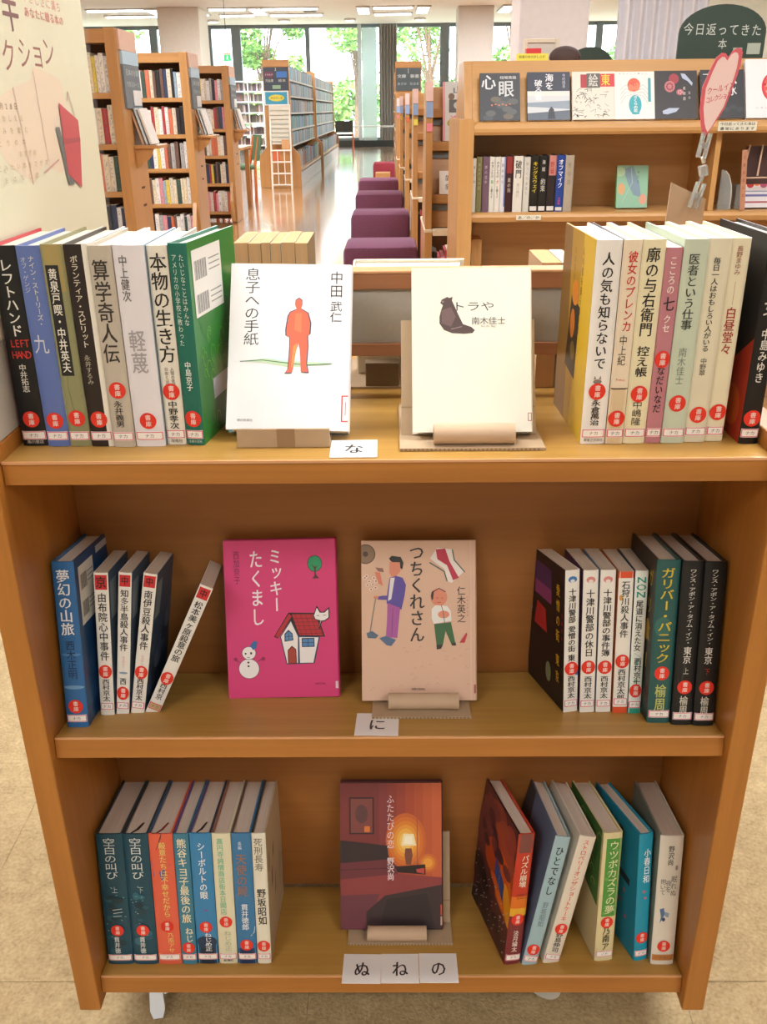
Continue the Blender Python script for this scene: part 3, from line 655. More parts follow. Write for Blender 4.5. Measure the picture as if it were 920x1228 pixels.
Mi('white paperback leaning further right with its blue cover showing', GM, -.2880, .058, .0148, .166, -1, 9, sticker=.305, **CR,
   spine=V(('#r', .08, .905, .92, .985, 'C8262C'), ('中', .5, .975, .915, .008, '2A1014', 1), ('南伊豆殺人事件', .5, .885, .465, .0094, '2C2A28', 1), ('ミステリー', .5, .43, .34, .0040, 'D88880'), ('西村京太', .5, .26, .10, .0078, '2C2A28', 1)))
def blue_left(p, d, h): p.rect(0, 0, d, h, '3E5A78'); p.poly([(.05, .02), (.105, .03), (.1, .09), (.06, .08)], '8A4A4E')
Mi('white paperback tilted steeply right against nothing on the middle shelf', GM, -.2724, .060, .0148, .166, -3.6, 25, sticker=.29, call_bg='C8A878', front=blue_left, **CR,
   spine=V(('#r', .08, .905, .92, .985, 'C8262C'), ('中', .5, .975, .915, .008, '2A1014', 1), ('松本美ヶ原殺意の旅', .5, .885, .42, .0092, '2C2A28', 1), ('西村京', .5, .255, .12, .0078, '2C2A28', 1)))

def night_front(p, d, h):
    p.rect(0, 0, d, h, '17121A'); p.rect(.022, h-.052, .072, h-.012, '8C3C78'); p.rect(.022, h-.035, .072, h-.012, '4A2C60'); p.poly([(.02, .075), (.06, .075), (.055, .102), (.03, .105)], 'B82430')
    p.ell(.065, .03, .008, .012, '7E8A6A'); p.vtext('愛憎の街', .092, h-.02, .075, .0105, 'DCAC22', True); p.vtext('東京', .092, .065, .025, .0105, 'DCAC22', True); p.vtext('西村京太郎', .010, h-.006, .085, .0085, 'CFC8C8', True)
    p.vtext('長編推理', .104, h-.05, .08, .004, 'B82430')
NC = dict(hard=False, d=.110, pages='D4C4AE')
Mi('white paperback with black night-scene front cover turned outward, middle shelf', GN, .1941, .055, .0163, .165, -12, -1.5, sticker=.315, cover='E8E4DC', left='17121A', front=night_front, **NC,
   spine=V(('#e', .5, .935, .30, .022, '3A7AB8'), ('#e', .5, .925, .16, .012, 'D8DCE0'), ('十津川警部', .5, .875, .635, .0086, '2A2826', 1), ('愛憎の街', .5, .615, .43, .0086, '2A2826', 1), ('東', .5, .415, .365, .0086, '2A2826', 1), ('#p', [(.6, .33), (1, .30), (1, .26), (.7, .27)], '3A6AA8'), ('西村京太', .5, .262, .10, .0086, '2A2826', 1)))
Mi('white paperback with pink crest, second of the middle shelf right group', GN, .2120, .055, .0163, .165, -3, -1, sticker=.327, cover='E8E4DC', left='5A3A52', **NC,
   spine=V(('#e', .5, .935, .30, .022, 'D88A84'), ('#e', .5, .925, .16, .012, 'E8DCD8'), ('十津川警部の休日', .5, .87, .40, .0094, '2A2826', 1), ('西村京太', .5, .262, .10, .0086, '2A2826', 1)))
Mi('white paperback with pink crest, third of the middle shelf right group', GN, .2300, .056, .0163, .165, -1, -.8, sticker=.325, cover='E8E4DC', left='8A98A8', **NC,
   spine=V(('#e', .5, .935, .30, .022, 'D88A84'), ('#e', .5, .925, .16, .012, 'E8DCD8'), ('十津川警部の事件簿', .5, .87, .40, .0094, '2A2826', 1), ('西村京太', .5, .262, .10, .0086, '2A2826', 1)))
Mi('white paperback with orange-red bands at head and foot on the middle shelf', GN, .2482, .054, .0158, .164, .5, -.5, sticker=.375, cover='EAE6DC', left='C87848', **NC,
   spine=V(('#r', 0, .955, 1, 1, 'D8502C'), ('石狩川殺人事件', .5, .935, .54, .0090, '2A2826', 1), ('#e', .2, .82, .12, .02, 'D8A04C'), ('西村京太郎', .5, .32, .09, .0088, '2A2826', 1), ('#r', 0, 0, 1, .045, 'D8502C')), lower=.003)
Mi('white and teal paperback with green capital letters at the top, middle shelf', GN, .2648, .053, .0137, .165, 1.5, -.3, sticker=.165, cover='E6E8E0', left='4A5058', **NC,
   spine=V(('#r', 0, 0, 1, .08, '2A9A84'), ('#p', [(0, .42), (.5, .38), (1, .43), (1, .18), (.4, .22), (0, .15)], '5AB09C'), ('#p', [(.2, .36), (.6, .34), (.8, .24), (.3, .25)], 'E6E8E0'), ('NON', .5, .965, .815, .0120, '1E9A84', 1), ('尾道に消えた女', .45, .80, .445, .0078, '2A2826', 1), ('／', .5, .435, .40, .008, '2A9A84'), ('西村京士', .55, .40, .20, .0080, '1C2A2A', 1)))
def gull_front(p, d, h): p.rect(0, 0, d, h, '26241E'); p.vtext('ガリバー', .112, h-.01, .05, .015, 'C8A830', True); p.ell(.10, .02, .02, .02, '2C4A44'); p.ell(.11, .1, .008, .012, 'B08A2C')
Mi('dark green hardback with slanted yellow katakana title on the middle shelf', GN, .2797, .031, .0242, .184, .5, 0, cover='2C5A58', left='26241E', front=gull_front, sticker=.315, pages='D0C0AC',
   spine=V(('#e', .4, .6, .35, .06, '34685F'), ('ガリバー・パニック', .48, .955, .375, .0145, 'C9B432', 1), ('榆周', .50, .245, .075, .0118, 'B8C070', 1)))
Mi('black hardback with small white title, left of the matching black pair', GN, .3045, .026, .0220, .184, .3, 0, cover='1C1E20', sticker=.24, pages='CCBCAA',
   spine=V(('#p', [(.1, .5), (.5, .45), (.4, .3), (.2, .2)], '2C3436'), ('ワンス・アポン・ア・タイム・イン・', .50, .955, .50, .0070, 'D4D2CC', 1), ('東京', .50, .49, .385, .0085, 'D4D2CC', 1), ('上', .5, .365, .315, .0060, 'C8C6C0'), ('榆周', .50, .185, .065, .0088, 'C8C6BC', 1)))
Mi('black hardback with small white title, last book at the right end of the middle shelf', GN, .3270, .024, .0222, .184, .3, 0, cover='18191B', sticker=.24, pages='CCBCAA',
   spine=V(('ワンス・アポン・ア・タイム・イン・', .46, .955, .50, .0070, 'D4D2CC', 1), ('東京', .46, .49, .385, .0085, 'D4D2CC', 1), ('下', .46, .365, .315, .0060, 'A8342C'), ('榆周', .46, .185, .065, .0088, 'C8C6BC', 1)))

def Bo(label, g, x, y, t, h, yaw, lean, **k): return make_book('book', label, g, t, h, loc=SH(.1213, 9, x, y), yaw=yaw, lean=lean, tilt=9, pages='D8C8B8', **k)
def night_sea(seed):
    rnd = random.Random(seed); L_ = []
    for i in range(16): L_.append(('#e', rnd.uniform(.25, .75), rnd.uniform(.08, .55), rnd.uniform(.12, .22), rnd.uniform(.012, .03), rnd.choice(['17404E', '1D5264', '123642', '2A6678'])))
    for i in range(14): L_.append(('#e', rnd.uniform(.12, .88), rnd.uniform(.2, .62), .03, .003, '7FA6AE'))
    return L_
for i, (x, t, s_) in enumerate([(-.3500, .0315, '上'), (-.3180, .0300, '下')]):
    Bo(['dark teal hardback with white title, leftmost book on the bottom shelf', 'dark teal hardback with white title, second from left on the bottom shelf'][i], GP, x+.0008, .021, t, .184, 0, 0,
       cover='1D4A5C', left='2E3436', right='3A4A52', sticker=.272, ribbon='241C18' if i else None,
       spine=V(*night_sea(i+4), ('空白の叫び', .50, .975, .665, .0150, 'D5DEDE'), (s_, .55, .62, .55, .0072, 'A8B8BC'), *([('#l', [(.4, .43), (.75, .44)], .0009, 'B8C4C8'), ('#l', [(.42, .405), (.77, .415)], .0009, 'B8C4C8'), ('#l', [(.4, .38), (.72, .385)], .0009, 'B8C4C8')] if i == 0 else []), ('貫井徳', .45, .222, .09, .0070, 'D8DEE0', 1)))
Bo('orange-red hardback with yellow title and purple patch, bottom shelf', GP, -.2865, .021, .0285, .184, 0, 0, cover='E0644C', left='3C5A7E', sticker=.30, ribbon='7A2A20',
   spine=V(('#p', [(0, 1), (.55, 1), (1, .92), (.5, .96), (.3, .88)], '5A2E34'), ('#p', [(.05, .8), (.4, .72), (.85, .78), (.5, .65), (.1, .68)], '6E5A90'), ('殺意たちは不幸せだから', .55, .94, .37, .0088, 'E6C876', 1), ('乃南アサ', .62, .25, .09, .0080, 'E6C876')))
Bo('slim teal-blue hardback with long cream title, bottom shelf', GP, -.2573, .021, .0185, .184, 0, 0, cover='3E7E98', left='6A4E8A', sticker=.13,
   spine=V(('熊谷キヨ子最後の旅', .52, .965, .325, .0115, 'E6E0C0', 1), ('ねじ', .62, .29, .175, .0095, 'E6E0C0', 1)))
Bo('bright blue hardback with white katakana title, bottom shelf', GP, -.2381, .022, .0258, .184, 0, 0, cover='3A84B8', left='5A4E82', right='3A4A60', sticker=.29, ribbon='241C18',
   spine=V(('#r', 0, 0, 1, .14, '14263E'), ('#e', .5, .17, .48, .05, '1A3654'), ('シーボルトの眼', .52, .935, .505, .0095, 'E8EEF0', 1), ('#e', .55, .42, .10, .008, '7A5A9A'), ('ねじめ正', .58, .245, .10, .0088, 'E8EEF0', 1)))
Bo('cream hardback with pale green title, bottom shelf', GP, -.2115, .022, .0225, .184, 0, 0, cover='DDD8BC', left='9A6A58', sticker=.33,
   spine=V(('高円寺純情商店街本日開店', .42, .965, .385, .0078, '7CBE98', 1), ('ねじめ正', .55, .262, .10, .0085, 'A8B48C'), ('#h', '新潮社', .25, .8, .03, .0045, '3A3A34', 1)))
Bo('steel-blue hardback with brown and white lettering, bottom shelf', GP, -.1882, .022, .0235, .184, 0, 0, cover='3C78A8', left='6A5044', sticker=.15,
   spine=V(('#r', 0, 0, 1, .12, '16305A'), ('#l', [(.75, .22), (.92, .245), (.97, .29)], .0007, 'D8DCE0'), ('長編', .42, .94, .88, .0045, 'D8E0E8'), ('天使の屍', .45, .85, .525, .0128, '9A7458', 1), ('貫井徳郎', .50, .47, .265, .0088, 'E6ECF0', 1)))
def beige_back(p, d, h):
    p.rect(0, 0, d, h, 'C3B193')
    for (a, b_, c_, e) in [(.045, .115, .055, .135), (.03, .085, .040, .11), (.055, .055, .062, .085), (.012, .12, .018, .145)]: p.poly([(a, b_), (c_, b_+.004), (c_+.003, e), (a+.004, e-.004)], '6A5440')
    p.line([(.1, .05), (.11, .08)], .004, '8A7458')
Bo('cream hardback with beige back cover visible, right end of the bottom left group', GP, -.1640, .022, .0168, .184, 0, 0, cover='E2DECE', left='3A3A38', right='C3B193', back=beige_back, sticker=.14,
   spine=V(('死刑長寿', .45, .965, .715, .0105, '8A8272', 1), ('野坂昭如', .52, .585, .305, .0108, '1E1C1A', 1)))

def fire_front(p, d, h):
    p.rect(0, 0, d, h, '5A2C2E'); p.poly([(.05, .12), (d, .13), (d, .05), (.08, .06)], 'C2501E'); p.poly([(.10, .10), (d, .09), (d, .055), (.11, .06)], 'E8902A'); rnd = random.Random(8)
    for (u, v, a, b_, c_) in [(.05, .15, .05, .03, '8C4038'), (.09, .13, .04, .04, 'A84A32'), (.03, .12, .04, .04, '6E3438'), (.10, .09, .03, .035, 'E0701E'), (.085, .10, .035, .03, 'D85A1E'), (.12, .075, .012, .03, 'EFA01E'), (.06, .105, .03, .025, 'B8481E'), (.11, .16, .02, .02, '9A4038')]: p.ell(u, v, a, b_*.9, c_, 16, .5)
    for i in range(14): p.ell(rnd.uniform(.01, .11), rnd.uniform(.11, .17), rnd.uniform(.008, .018), rnd.uniform(.006, .012), rnd.choice(['7A3A3A', '5A2A34', 'A04A38', '4A2430']), 10)
    for i in range(22): p.ell(rnd.uniform(.005, .12), rnd.uniform(.005, .072), .016, .010, rnd.choice(['1E1618', '2C1A20', '3E2228']), 10)
    for i in range(60):
        u, v = rnd.uniform(.004, .124), rnd.uniform(.004, .085); p.line([(u, v), (u+.0035, v+.003)], .0008, 'C8C0B8'); p.L -= 1
    p.L += 2; p.rect(0, .045, d*.55, .049, '3A2226'); p.poly([(.072, .088), (.106, .070), (.106, .094), (.072, .112)], '3A4A8C'); p.vtext('パズル', .089, .106, .078, .007, '8A9AC8')
Bo('red and black hardback with fiery front cover turned outward, bottom shelf', GQ, .1398, .019, .0205, .184, -12.5, 4, cover='C23A26', left='3A2226', front=fire_front, sticker=.355,
   spine=V(('#r', 0, .86, 1, 1, '7A4440'), ('#p', [(0, .9), (.6, .84), (1, .88), (1, .82), (0, .80)], '5A2A34'), ('#r', 0, .42, 1, .53, 'D8701E'), ('#r', 0, .38, 1, .44, 'E0A82C'), ('#r', 0, 0, 1, .38, '7A2A30'), ('パズル崩壊', .55, .845, .60, .0092, 'EADCC8', 1), ('#h', 'PUZZLE', .3, .9, .545, .003, '3A1A14'), ('#h', 'DESTRUCTION', .3, .95, .52, .0025, '3A1A14'), ('法月綸太', .5, .27, .10, .0070, 'E6D8D0', 1)))
Bo('pale blue leaning hardback with black hiragana title, bottom shelf', GQ, .1616, .019, .0188, .185, -5.7, 10.8, cover='9DBAC4', left='5E6E8A', sticker=.13,
   front=lambda p, d, h: (p.rect(0, 0, d, h, '6A7A98'), p.poly([(0, 0), (.05, 0), (.04, h), (0, h)], '3A4048')),
   spine=V(('ひとでなし', .48, .93, .555, .0098, '22262A', 1), ('野坂昭如', .50, .505, .31, .0072, '66787E')))
Bo('ivory leaning hardback with red katakana title, bottom shelf', GQ, .1880, .022, .0205, .184, -7, 11.8, cover='DED4C4', sticker=.285,
   spine=V(('ストロベリーオンザショートケーキ', .46, .975, .345, .0078, 'D85A50', 1), ('野島伸司', .50, .255, .095, .0088, '2A2624', 1)))
def green_front(p, d, h):
    p.rect(0, 0, d, h, 'CDBE94'); p.poly([(0, .10), (.125, .075), (.125, h), (0, h)], '3E6E36'); rnd = random.Random(11)
    for i in range(16):
        u, v = rnd.uniform(.06, .12), rnd.uniform(.09, .165); r_ = rnd.uniform(.005, .009); p.line([(u+r_*math.cos(k), v+r_*math.sin(k)) for k in range(5)], .0013, 'A8C070'); p.L -= 1
Bo('cream hardback with a green title panel, bottom shelf', GQ, .2520, .025, .0232, .181, -8, .8, cover='D9CC9E', left='CDBE94', front=green_front, sticker=.31,
   spine=V(('#r', .17, .355, .98, .955, '4E9440'), *[('#e', .3+.08*(i % 6), .38+.045*i, .10, .014, '66A852') for i in range(12)], ('ウツボカズラの夢', .58, .94, .375, .0122, 'DDE0B0', 1), ('乃南ア', .52, .275, .085, .0096, '2C2E26', 1)), code='ノナ')
def teal_front(p, d, h):
    p.rect(0, 0, d, h, '1684A4'); p.poly([(0, 0), (.05, 0), (.03, h), (0, h)], '0E6480'); p.ell(.085, .155, .008, .008, '2A3430'); p.line([(.06, .115), (.085, .10), (.11, .098)], .010, '1E2A34'); p.ell(.082, .128, .006, .005, 'D8DCDC'); p.vtext('小春日和', .060, .17, .105, .009, '0E5468', True)
    for u, v in ((.09, .06), (.10, .08), (.06, .05), (.105, .045)): p.ell(u, v, .003, .003, 'B05A78')
Bo('bright teal hardback with white title leaning back on the bottom shelf', GQ, .3005, .025, .0178, .179, -13.5, -1.2, cover='1C93B2', left='1684A4', front=teal_front, sticker=.185,
   spine=V(('小春日和', .60, .885, .615, .0088, 'E6EEF0', 1), ('#e', .5, .55, .12, .012, 'B86A80'), ('#e', .6, .50, .10, .01, 'B86A80')))
Bo('thick ivory hardback with small black title at the right end of the bottom shelf', GQ, .3200, .020, .0278, .181, 0, 0, cover='DCD6CA', left='8A9488', sticker=.15, call_bg='B8793E', call_col='C88A50',
   spine=V(('野沢尚', .50, .925, .775, .0072, '4A4A46', 1), ('眠れぬ', .72, .70, .54, .0072, '5A5A54'), ('夜を', .50, .665, .57, .0072, '5A5A54'), ('抱いて', .26, .675, .55, .0072, '5A5A54'), ('#e', .78, .76, .06, .02, '9A8A90'), ('#p', [(.2, .44), (.38, .45), (.44, .40), (.34, .36), (.24, .33), (.28, .38)], '5A78A0'), ('#p', [(.42, .42), (.62, .41), (.60, .375), (.46, .385)], '8AA0B4'), ('#e', .4, .36, .07, .015, '3A4A6A')))

# ------------------------------------------------------------------ face-out books, their cardboard stands, the kana cards
def faceout(label, x0, y, z, w_, h, t, tilt, roll, front, **k):
    r = make_book('book', label, 'books shown face out on the cart', t, h, d=w_, yaw=-90, tilt=tilt, loc=(x0+w_, y, z), front=front, **k)
    M = Matrix.Rotation(rad(-tilt), 3, 'X') @ Matrix.Rotation(rad(roll), 3, 'Y') @ Matrix.Rotation(rad(90), 3, 'Z'); r.rotation_euler = M.to_euler()
    if roll < 0: r.location.z += 0
    return r
def cvA(p, d, h):
    p.vtext('息子への手紙', .185*d, .972*h, .50*h, .0150, '26262A'); p.vtext('中田', .885*d, .958*h, .795*h, .0130, '26262A'); p.vtext('武仁', .885*d, .775*h, .645*h, .0120, '26262A')
    p.poly([(.10*d, .405*h), (.3*d, .425*h), (.5*d, .41*h), (.85*d, .402*h), (.85*d, .392*h), (.5*d, .375*h), (.3*d, .40*h)], 'BFD8B0'); p.poly([(.3*d, .428*h), (.8*d, .432*h), (.8*d, .405*h), (.45*d, .41*h)], 'CFE0EC')
    p.line([(.10*d, .405*h), (.28*d, .415*h), (.45*d, .402*h), (.65*d, .388*h), (.86*d, .398*h)], .0007, '2E5A4A')
    man = [(.575, .790), (.60, .775), (.60, .745), (.592, .725), (.65, .70), (.672, .64), (.668, .575), (.650, .565), (.655, .50), (.648, .40), (.658, .362), (.662, .345), (.605, .348), (.602, .38), (.592, .48), (.578, .52), (.560, .47), (.540, .37), (.532, .342), (.478, .340), (.50, .365), (.505, .42), (.510, .50), (.508, .555), (.478, .565), (.476, .60), (.490, .68), (.508, .705), (.558, .722), (.545, .745), (.548, .775)]
    m2 = [((u-.573)*1.10+.573, (v-.56)*1.025+.56) for u, v in man]
    p.poly([(u*d, v*h) for u, v in m2], '33405E'); p.poly([(u*d, v*h) for u, v in man], 'E0664A')
    p.poly([(.535*d, .50*h), (.57*d, .52*h), (.545*d, .40*h), (.52*d, .36*h)], 'E89048'); p.poly([(.55*d, .70*h), (.60*d, .70*h), (.60*d, .58*h), (.54*d, .60*h)], 'E87A52')
    p.htext('朝日新聞社', .09*d, .22*d, .055*h, .0028, '7a7a80')
    p.rect(.945*d, .05*h, d, .21*h, 'F2ECEA'); p.line([(d, .205*h), (.95*d, .205*h), (.95*d, .055*h), (d, .055*h)], .0012, 'D83A34'); p.rect(.975*d, .09*h, .982*d, .17*h, '8A6A6A')
faceout('white hardback cover with orange-red standing man and black title', -.1545, .0675, .7999, .1174, .1655, .018, 30, 1.2, cvA, cover='ECEBEC', right='3A8EA4', callno=False)
def cvB(p, d, h):
    cat = [(.300, .822), (.315, .815), (.345, .822), (.350, .838), (.338, .80), (.36, .765), (.40, .70), (.43, .655), (.50, .638), (.53, .618), (.51, .600), (.44, .596), (.34, .600), (.27, .620), (.232, .66), (.232, .70), (.248, .745), (.262, .77), (.24, .785), (.252, .805)]
    p.htext('トラや', .335*d, .70*d, .762*h, .0098, '3C3C3C'); p.poly([(u*d, v*h) for u, v in cat], '4E3A38')
    p.poly([(.25*d, .74*h), (.33*d, .76*h), (.37*d, .70*h), (.33*d, .64*h), (.25*d, .66*h)], '6A5250'); p.line([(.33*d, .625*h), (.42*d, .640*h)], .0009, '8A7470'); p.ell(.262*d, .792*h, .0010, .0010, '8A7470')
    p.htext('南木佳士', .50*d, .79*d, .674*h, .0076, '4A4A4A'); p.htext('Keishi Nagi', .585*d, .715*d, .642*h, .0026, '5A5A5A')
    p.frame(.968*d, .065*h, 1.0*d, .115*h, .0006, 'B8306A')
faceout('cream cover with a dark cat sitting beside thin katakana title', .0255, .0605, .8003, .1135, .1585, .016, 26, 0, cvB, cover='E7E3D4', callno=False)
def cvC(p, d, h):
    p.rect(0, 0, d, h, 'D6407C'); p.vtext('ミッキー', .462*d, .945*h, .545*h, .0150, 'EDE4EA', True); p.vtext('たくまし', .29*d, .94*h, .455*h, .0158, 'EDE4EA', True); p.vtext('西加奈子', .115*d, .935*h, .725*h, .0072, '7A2050')
    X = lambda a: (a-60)/645*d
    Y = lambda b_: (1000-b_)/922*h
    q = lambda L_: [(X(a), Y(b_)) for a, b_ in L_]
    p.ell(X(587), Y(218), .0085, .0095, '2E3A34', 22); p.ell(X(587), Y(218), .0078, .0088, '2E9A6A', 22); p.line(q([(588, 300), (588, 235)]), .0018, '5A3A38'); p.line(q([(588, 250), (570, 225)]), .0008, '5A3A38'); p.line(q([(588, 250), (605, 228)]), .0008, '5A3A38'); p.poly(q([(570, 305), (610, 303), (592, 280)]), '5A3A38')
    p.poly(q([(337, 640), (425, 500), (590, 505), (635, 645), (475, 640), (438, 545), (360, 650)]), '2E2428')
    p.poly(q([(372, 640), (438, 545), (480, 635), (605, 645), (570, 800), (405, 804)]), '3A4A66'); p.poly(q([(378, 640), (438, 552), (476, 640), (472, 796), (410, 798)]), 'EDE8E8'); p.poly(q([(484, 645), (597, 648), (562, 796), (484, 796)]), 'EDE8E8')
    p.poly(q([(345, 635), (428, 507), (445, 520), (362, 645)]), 'B8303C'); p.poly(q([(445, 510), (583, 512), (626, 638), (485, 632)]), 'B8303C')
    for i in range(5):
        p.line(q([(450+i*8, 535+i*22), (590+i*8, 535+i*22)]), .0005, '5A2028'); p.L -= 1
        p.line(q([(465+i*30, 512), (500+i*30, 636)]), .0004, '5A2028'); p.L -= 1
    p.L += 2
    p.poly(q([(398, 670), (398, 625), (422, 600), (446, 622), (450, 662)]), '2E3A4A'); p.poly(q([(404, 664), (404, 628), (422, 608), (441, 626), (444, 658)]), '5A8ABE'); p.line(q([(422, 605), (424, 665)]), .0006, '2E3A4A'); p.line(q([(400, 640), (446, 638)]), .0006, '2E3A4A')
    p.rect(X(498), Y(703), X(572), Y(650), '2E3A4A'); p.rect(X(503), Y(698), X(567), Y(656), '5A8ABE'); p.line(q([(535, 652), (535, 703)]), .0006, '2E3A4A'); p.line(q([(500, 677), (570, 677)]), .0006, '2E3A4A')
    p.poly(q([(414, 802), (414, 720), (440, 694), (464, 715), (466, 800)]), '3A2024'); p.poly(q([(419, 798), (419, 722), (440, 701), (460, 718), (461, 796)]), 'A84438')
    # cat on the roof
    p.poly(q([(568, 520), (592, 462), (612, 498), (632, 498), (664, 470), (664, 535), (640, 552), (620, 556), (604, 600), (598, 598), (608, 552), (578, 545)]), '2E2A30'); p.poly(q([(574, 520), (592, 475), (608, 504), (636, 504), (658, 484), (658, 532), (636, 547), (614, 550), (602, 590), (612, 548), (582, 540)]), 'F0ECEC')
    p.line(q([(590, 522), (604, 519)]), .0006, '2E2A30'); p.line(q([(628, 519), (644, 518)]), .0006, '2E2A30')
    # snowman
    p.ell(X(185), Y(825), .0120, .0118, '3A3040', 26); p.ell(X(185), Y(825), .0115, .0113, 'F0ECEC', 26); p.ell(X(187), Y(733), .0082, .0078, '3A3040', 22); p.ell(X(187), Y(733), .0077, .0073, 'F0ECEC', 22)
    p.poly(q([(195, 690), (220, 660), (240, 668), (232, 705), (212, 715)]), '3A6AA8'); p.ell(X(168), Y(736), .0011, .0011, '2A2A2A'); p.ell(X(200), Y(734), .0011, .0015, '2A2A2A'); p.line(q([(178, 757), (190, 760)]), .0007, '6A4A4A'); p.ell(X(182), Y(788), .0012, .0012, '2A2A2A'); p.ell(X(182), Y(810), .0012, .0012, '2A2A2A')
    p.line(q([(128, 785), (100, 770)]), .0006, '3A3040'); p.line(q([(240, 782), (275, 765)]), .0006, '3A3040'); p.ell(X(108), Y(768), .0022, .0022, '9A2A5A'); p.ell(X(270), Y(768), .0024, .0022, '9A2A5A')
    p.htext('実業之日本社', .79*d, .885*d, .085*h, .0026, '6a2048'); p.rect(.975*d, .055*h, d, .10*h, 'D8C8D0')
faceout('bright pink cover with a little red-roofed house, a snowman and a tree', -.1842, .1075, .4640, .1269, .1835, .014, 18, -.9, cvC, cover='D6407C', left='D6407C', callno=False)
def cvD(p, d, h):
    p.rect(0, 0, d, h, 'D9B49C'); rnd = random.Random(2)
    for i in range(26): u, v = rnd.uniform(.03, .95)*d, rnd.uniform(.05, .33)*h; p.line([(u, v), (u+.002, v+.002), (u+.004, v)], .0006, 'CCA08A'); p.L -= 1
    p.L += 1
    X = lambda a: (a-72)/628*d
    Y = lambda b_: (995-b_)/905*h
    q = lambda L_: [(X(a), Y(b_)) for a, b_ in L_]
    p.ell(X(95), Y(165), .0112, .0112, '6A5648', 26); p.ell(X(95), Y(165), .0100, .0100, '8E7660', 26); p.ell(X(95), Y(165), .003, .003, '5A4638')
    for (a, b_) in [(90, 300), (115, 320), (140, 300), (105, 340), (135, 335), (150, 355), (125, 365), (100, 290), (152, 318)]: p.ell(X(a), Y(b_), .0022, .0018, 'E8DCD0', 10); p.ell(X(a), Y(b_), .0012, .001, 'B06A60', 8)
    p.poly(q([(145, 265), (175, 270), (190, 345), (165, 330)]), 'D8806A'); p.poly(q([(148, 240), (190, 245), (196, 268), (165, 262)]), '8A6058')
    # tall man with cleaner
    p.poly(q([(225, 190), (240, 175), (290, 182), (305, 215), (298, 252), (280, 240), (235, 205)]), '32302E'); p.poly(q([(228, 210), (285, 212), (288, 262), (262, 292), (238, 292), (226, 270)]), 'D88A70')
    p.poly(q([(228, 300), (262, 288), (300, 300), (318, 340), (310, 400), (292, 480), (210, 445), (215, 380)]), '5E50A0'); p.poly(q([(232, 300), (256, 298), (236, 420), (218, 430)]), 'E2DCDC'); p.poly(q([(218, 400), (190, 400), (160, 405), (160, 422), (215, 425)]), '5E50A0'); p.ell(X(152), Y(410), .0028, .0018, 'D88A70')
    p.poly(q([(215, 440), (285, 470), (268, 640), (205, 635), (212, 540)]), 'A85AA0'); p.line(q([(245, 470), (238, 630)]), .0005, '6A3A70')
    p.poly(q([(170, 640), (205, 628), (262, 650), (235, 685), (210, 680), (180, 652)]), '5A7090'); p.line(q([(150, 415), (118, 605)]), .0012, '8A8880'); p.poly(q([(98, 612), (130, 600), (165, 625), (150, 642), (105, 640)]), '5A6E84')
    # red and white dress-shaped cloth
    p.poly(q([(452, 190), (490, 130), (580, 140), (585, 200), (640, 265), (570, 330), (540, 318), (530, 250), (480, 215)]), 'E6DCD6'); p.poly(q([(483, 140), (535, 135), (560, 210), (610, 300), (578, 315), (545, 230), (492, 195)]), 'B8304A'); p.line(q([(575, 142), (585, 200), (642, 268)]), .0014, '5A6E64'); p.line(q([(450, 215), (530, 265), (545, 320)]), .0014, '5A6E64')
    # small man
    p.ell(X(499), Y(410), .0094, .0100, 'DA8C72', 22); p.poly(q([(455, 400), (460, 380), (472, 372), (468, 420), (460, 428)]), '3A3634'); p.line(q([(460, 385), (500, 360), (535, 380)]), .0009, '3A3634'); p.line(q([(485, 415), (495, 414)]), .0005, '6A3A30'); p.line(q([(512, 414), (522, 415)]), .0005, '6A3A30'); p.line(q([(490, 440), (510, 440)]), .0005, '9A4A3A')
    p.poly(q([(458, 478), (480, 455), (545, 460), (565, 490), (568, 545), (470, 560), (458, 530)]), 'E8E4DE'); p.ell(X(525), Y(508), .0066, .0042, 'DA8C72'); p.line(q([(512, 455), (522, 490), (530, 555)]), .0008, '6A6A60')
    p.poly(q([(472, 562), (565, 552), (588, 668), (565, 672), (535, 600), (520, 680), (485, 682)]), '3E6A44'); p.poly(q([(484, 680), (520, 678), (510, 702), (486, 706)]), '3A3634'); p.poly(q([(565, 670), (590, 666), (594, 684), (570, 684)]), '3A3634')
    p.poly(q([(612, 668), (650, 610), (655, 620), (640, 668)]), 'C03A48')
    p.vtext('つちくれさん', X(378), Y(112), Y(668), .0170, '38322E', True); p.vtext('仁木英之', .877*d, .713*h, .485*h, .0098, '2A2A30'); p.vtext('ニキヒデユキ', .93*d, .66*h, .52*h, .0022, 'B06A60')
    p.htext('実業之日本社', .435*d, .555*d, .072*h, .0026, '5a4a44', True); p.rect(.955*d, 0, .966*d, h, 'DFC0AA'); p.rect(.985*d, .045*h, d, .10*h, 'A84A50')
faceout('peach cover with comic men, one sweeping, and large black hiragana title', -.0297, .0875, .4722, .1283, .1805, .014, 24, 0, cvD, cover='D9B49C', callno=False)
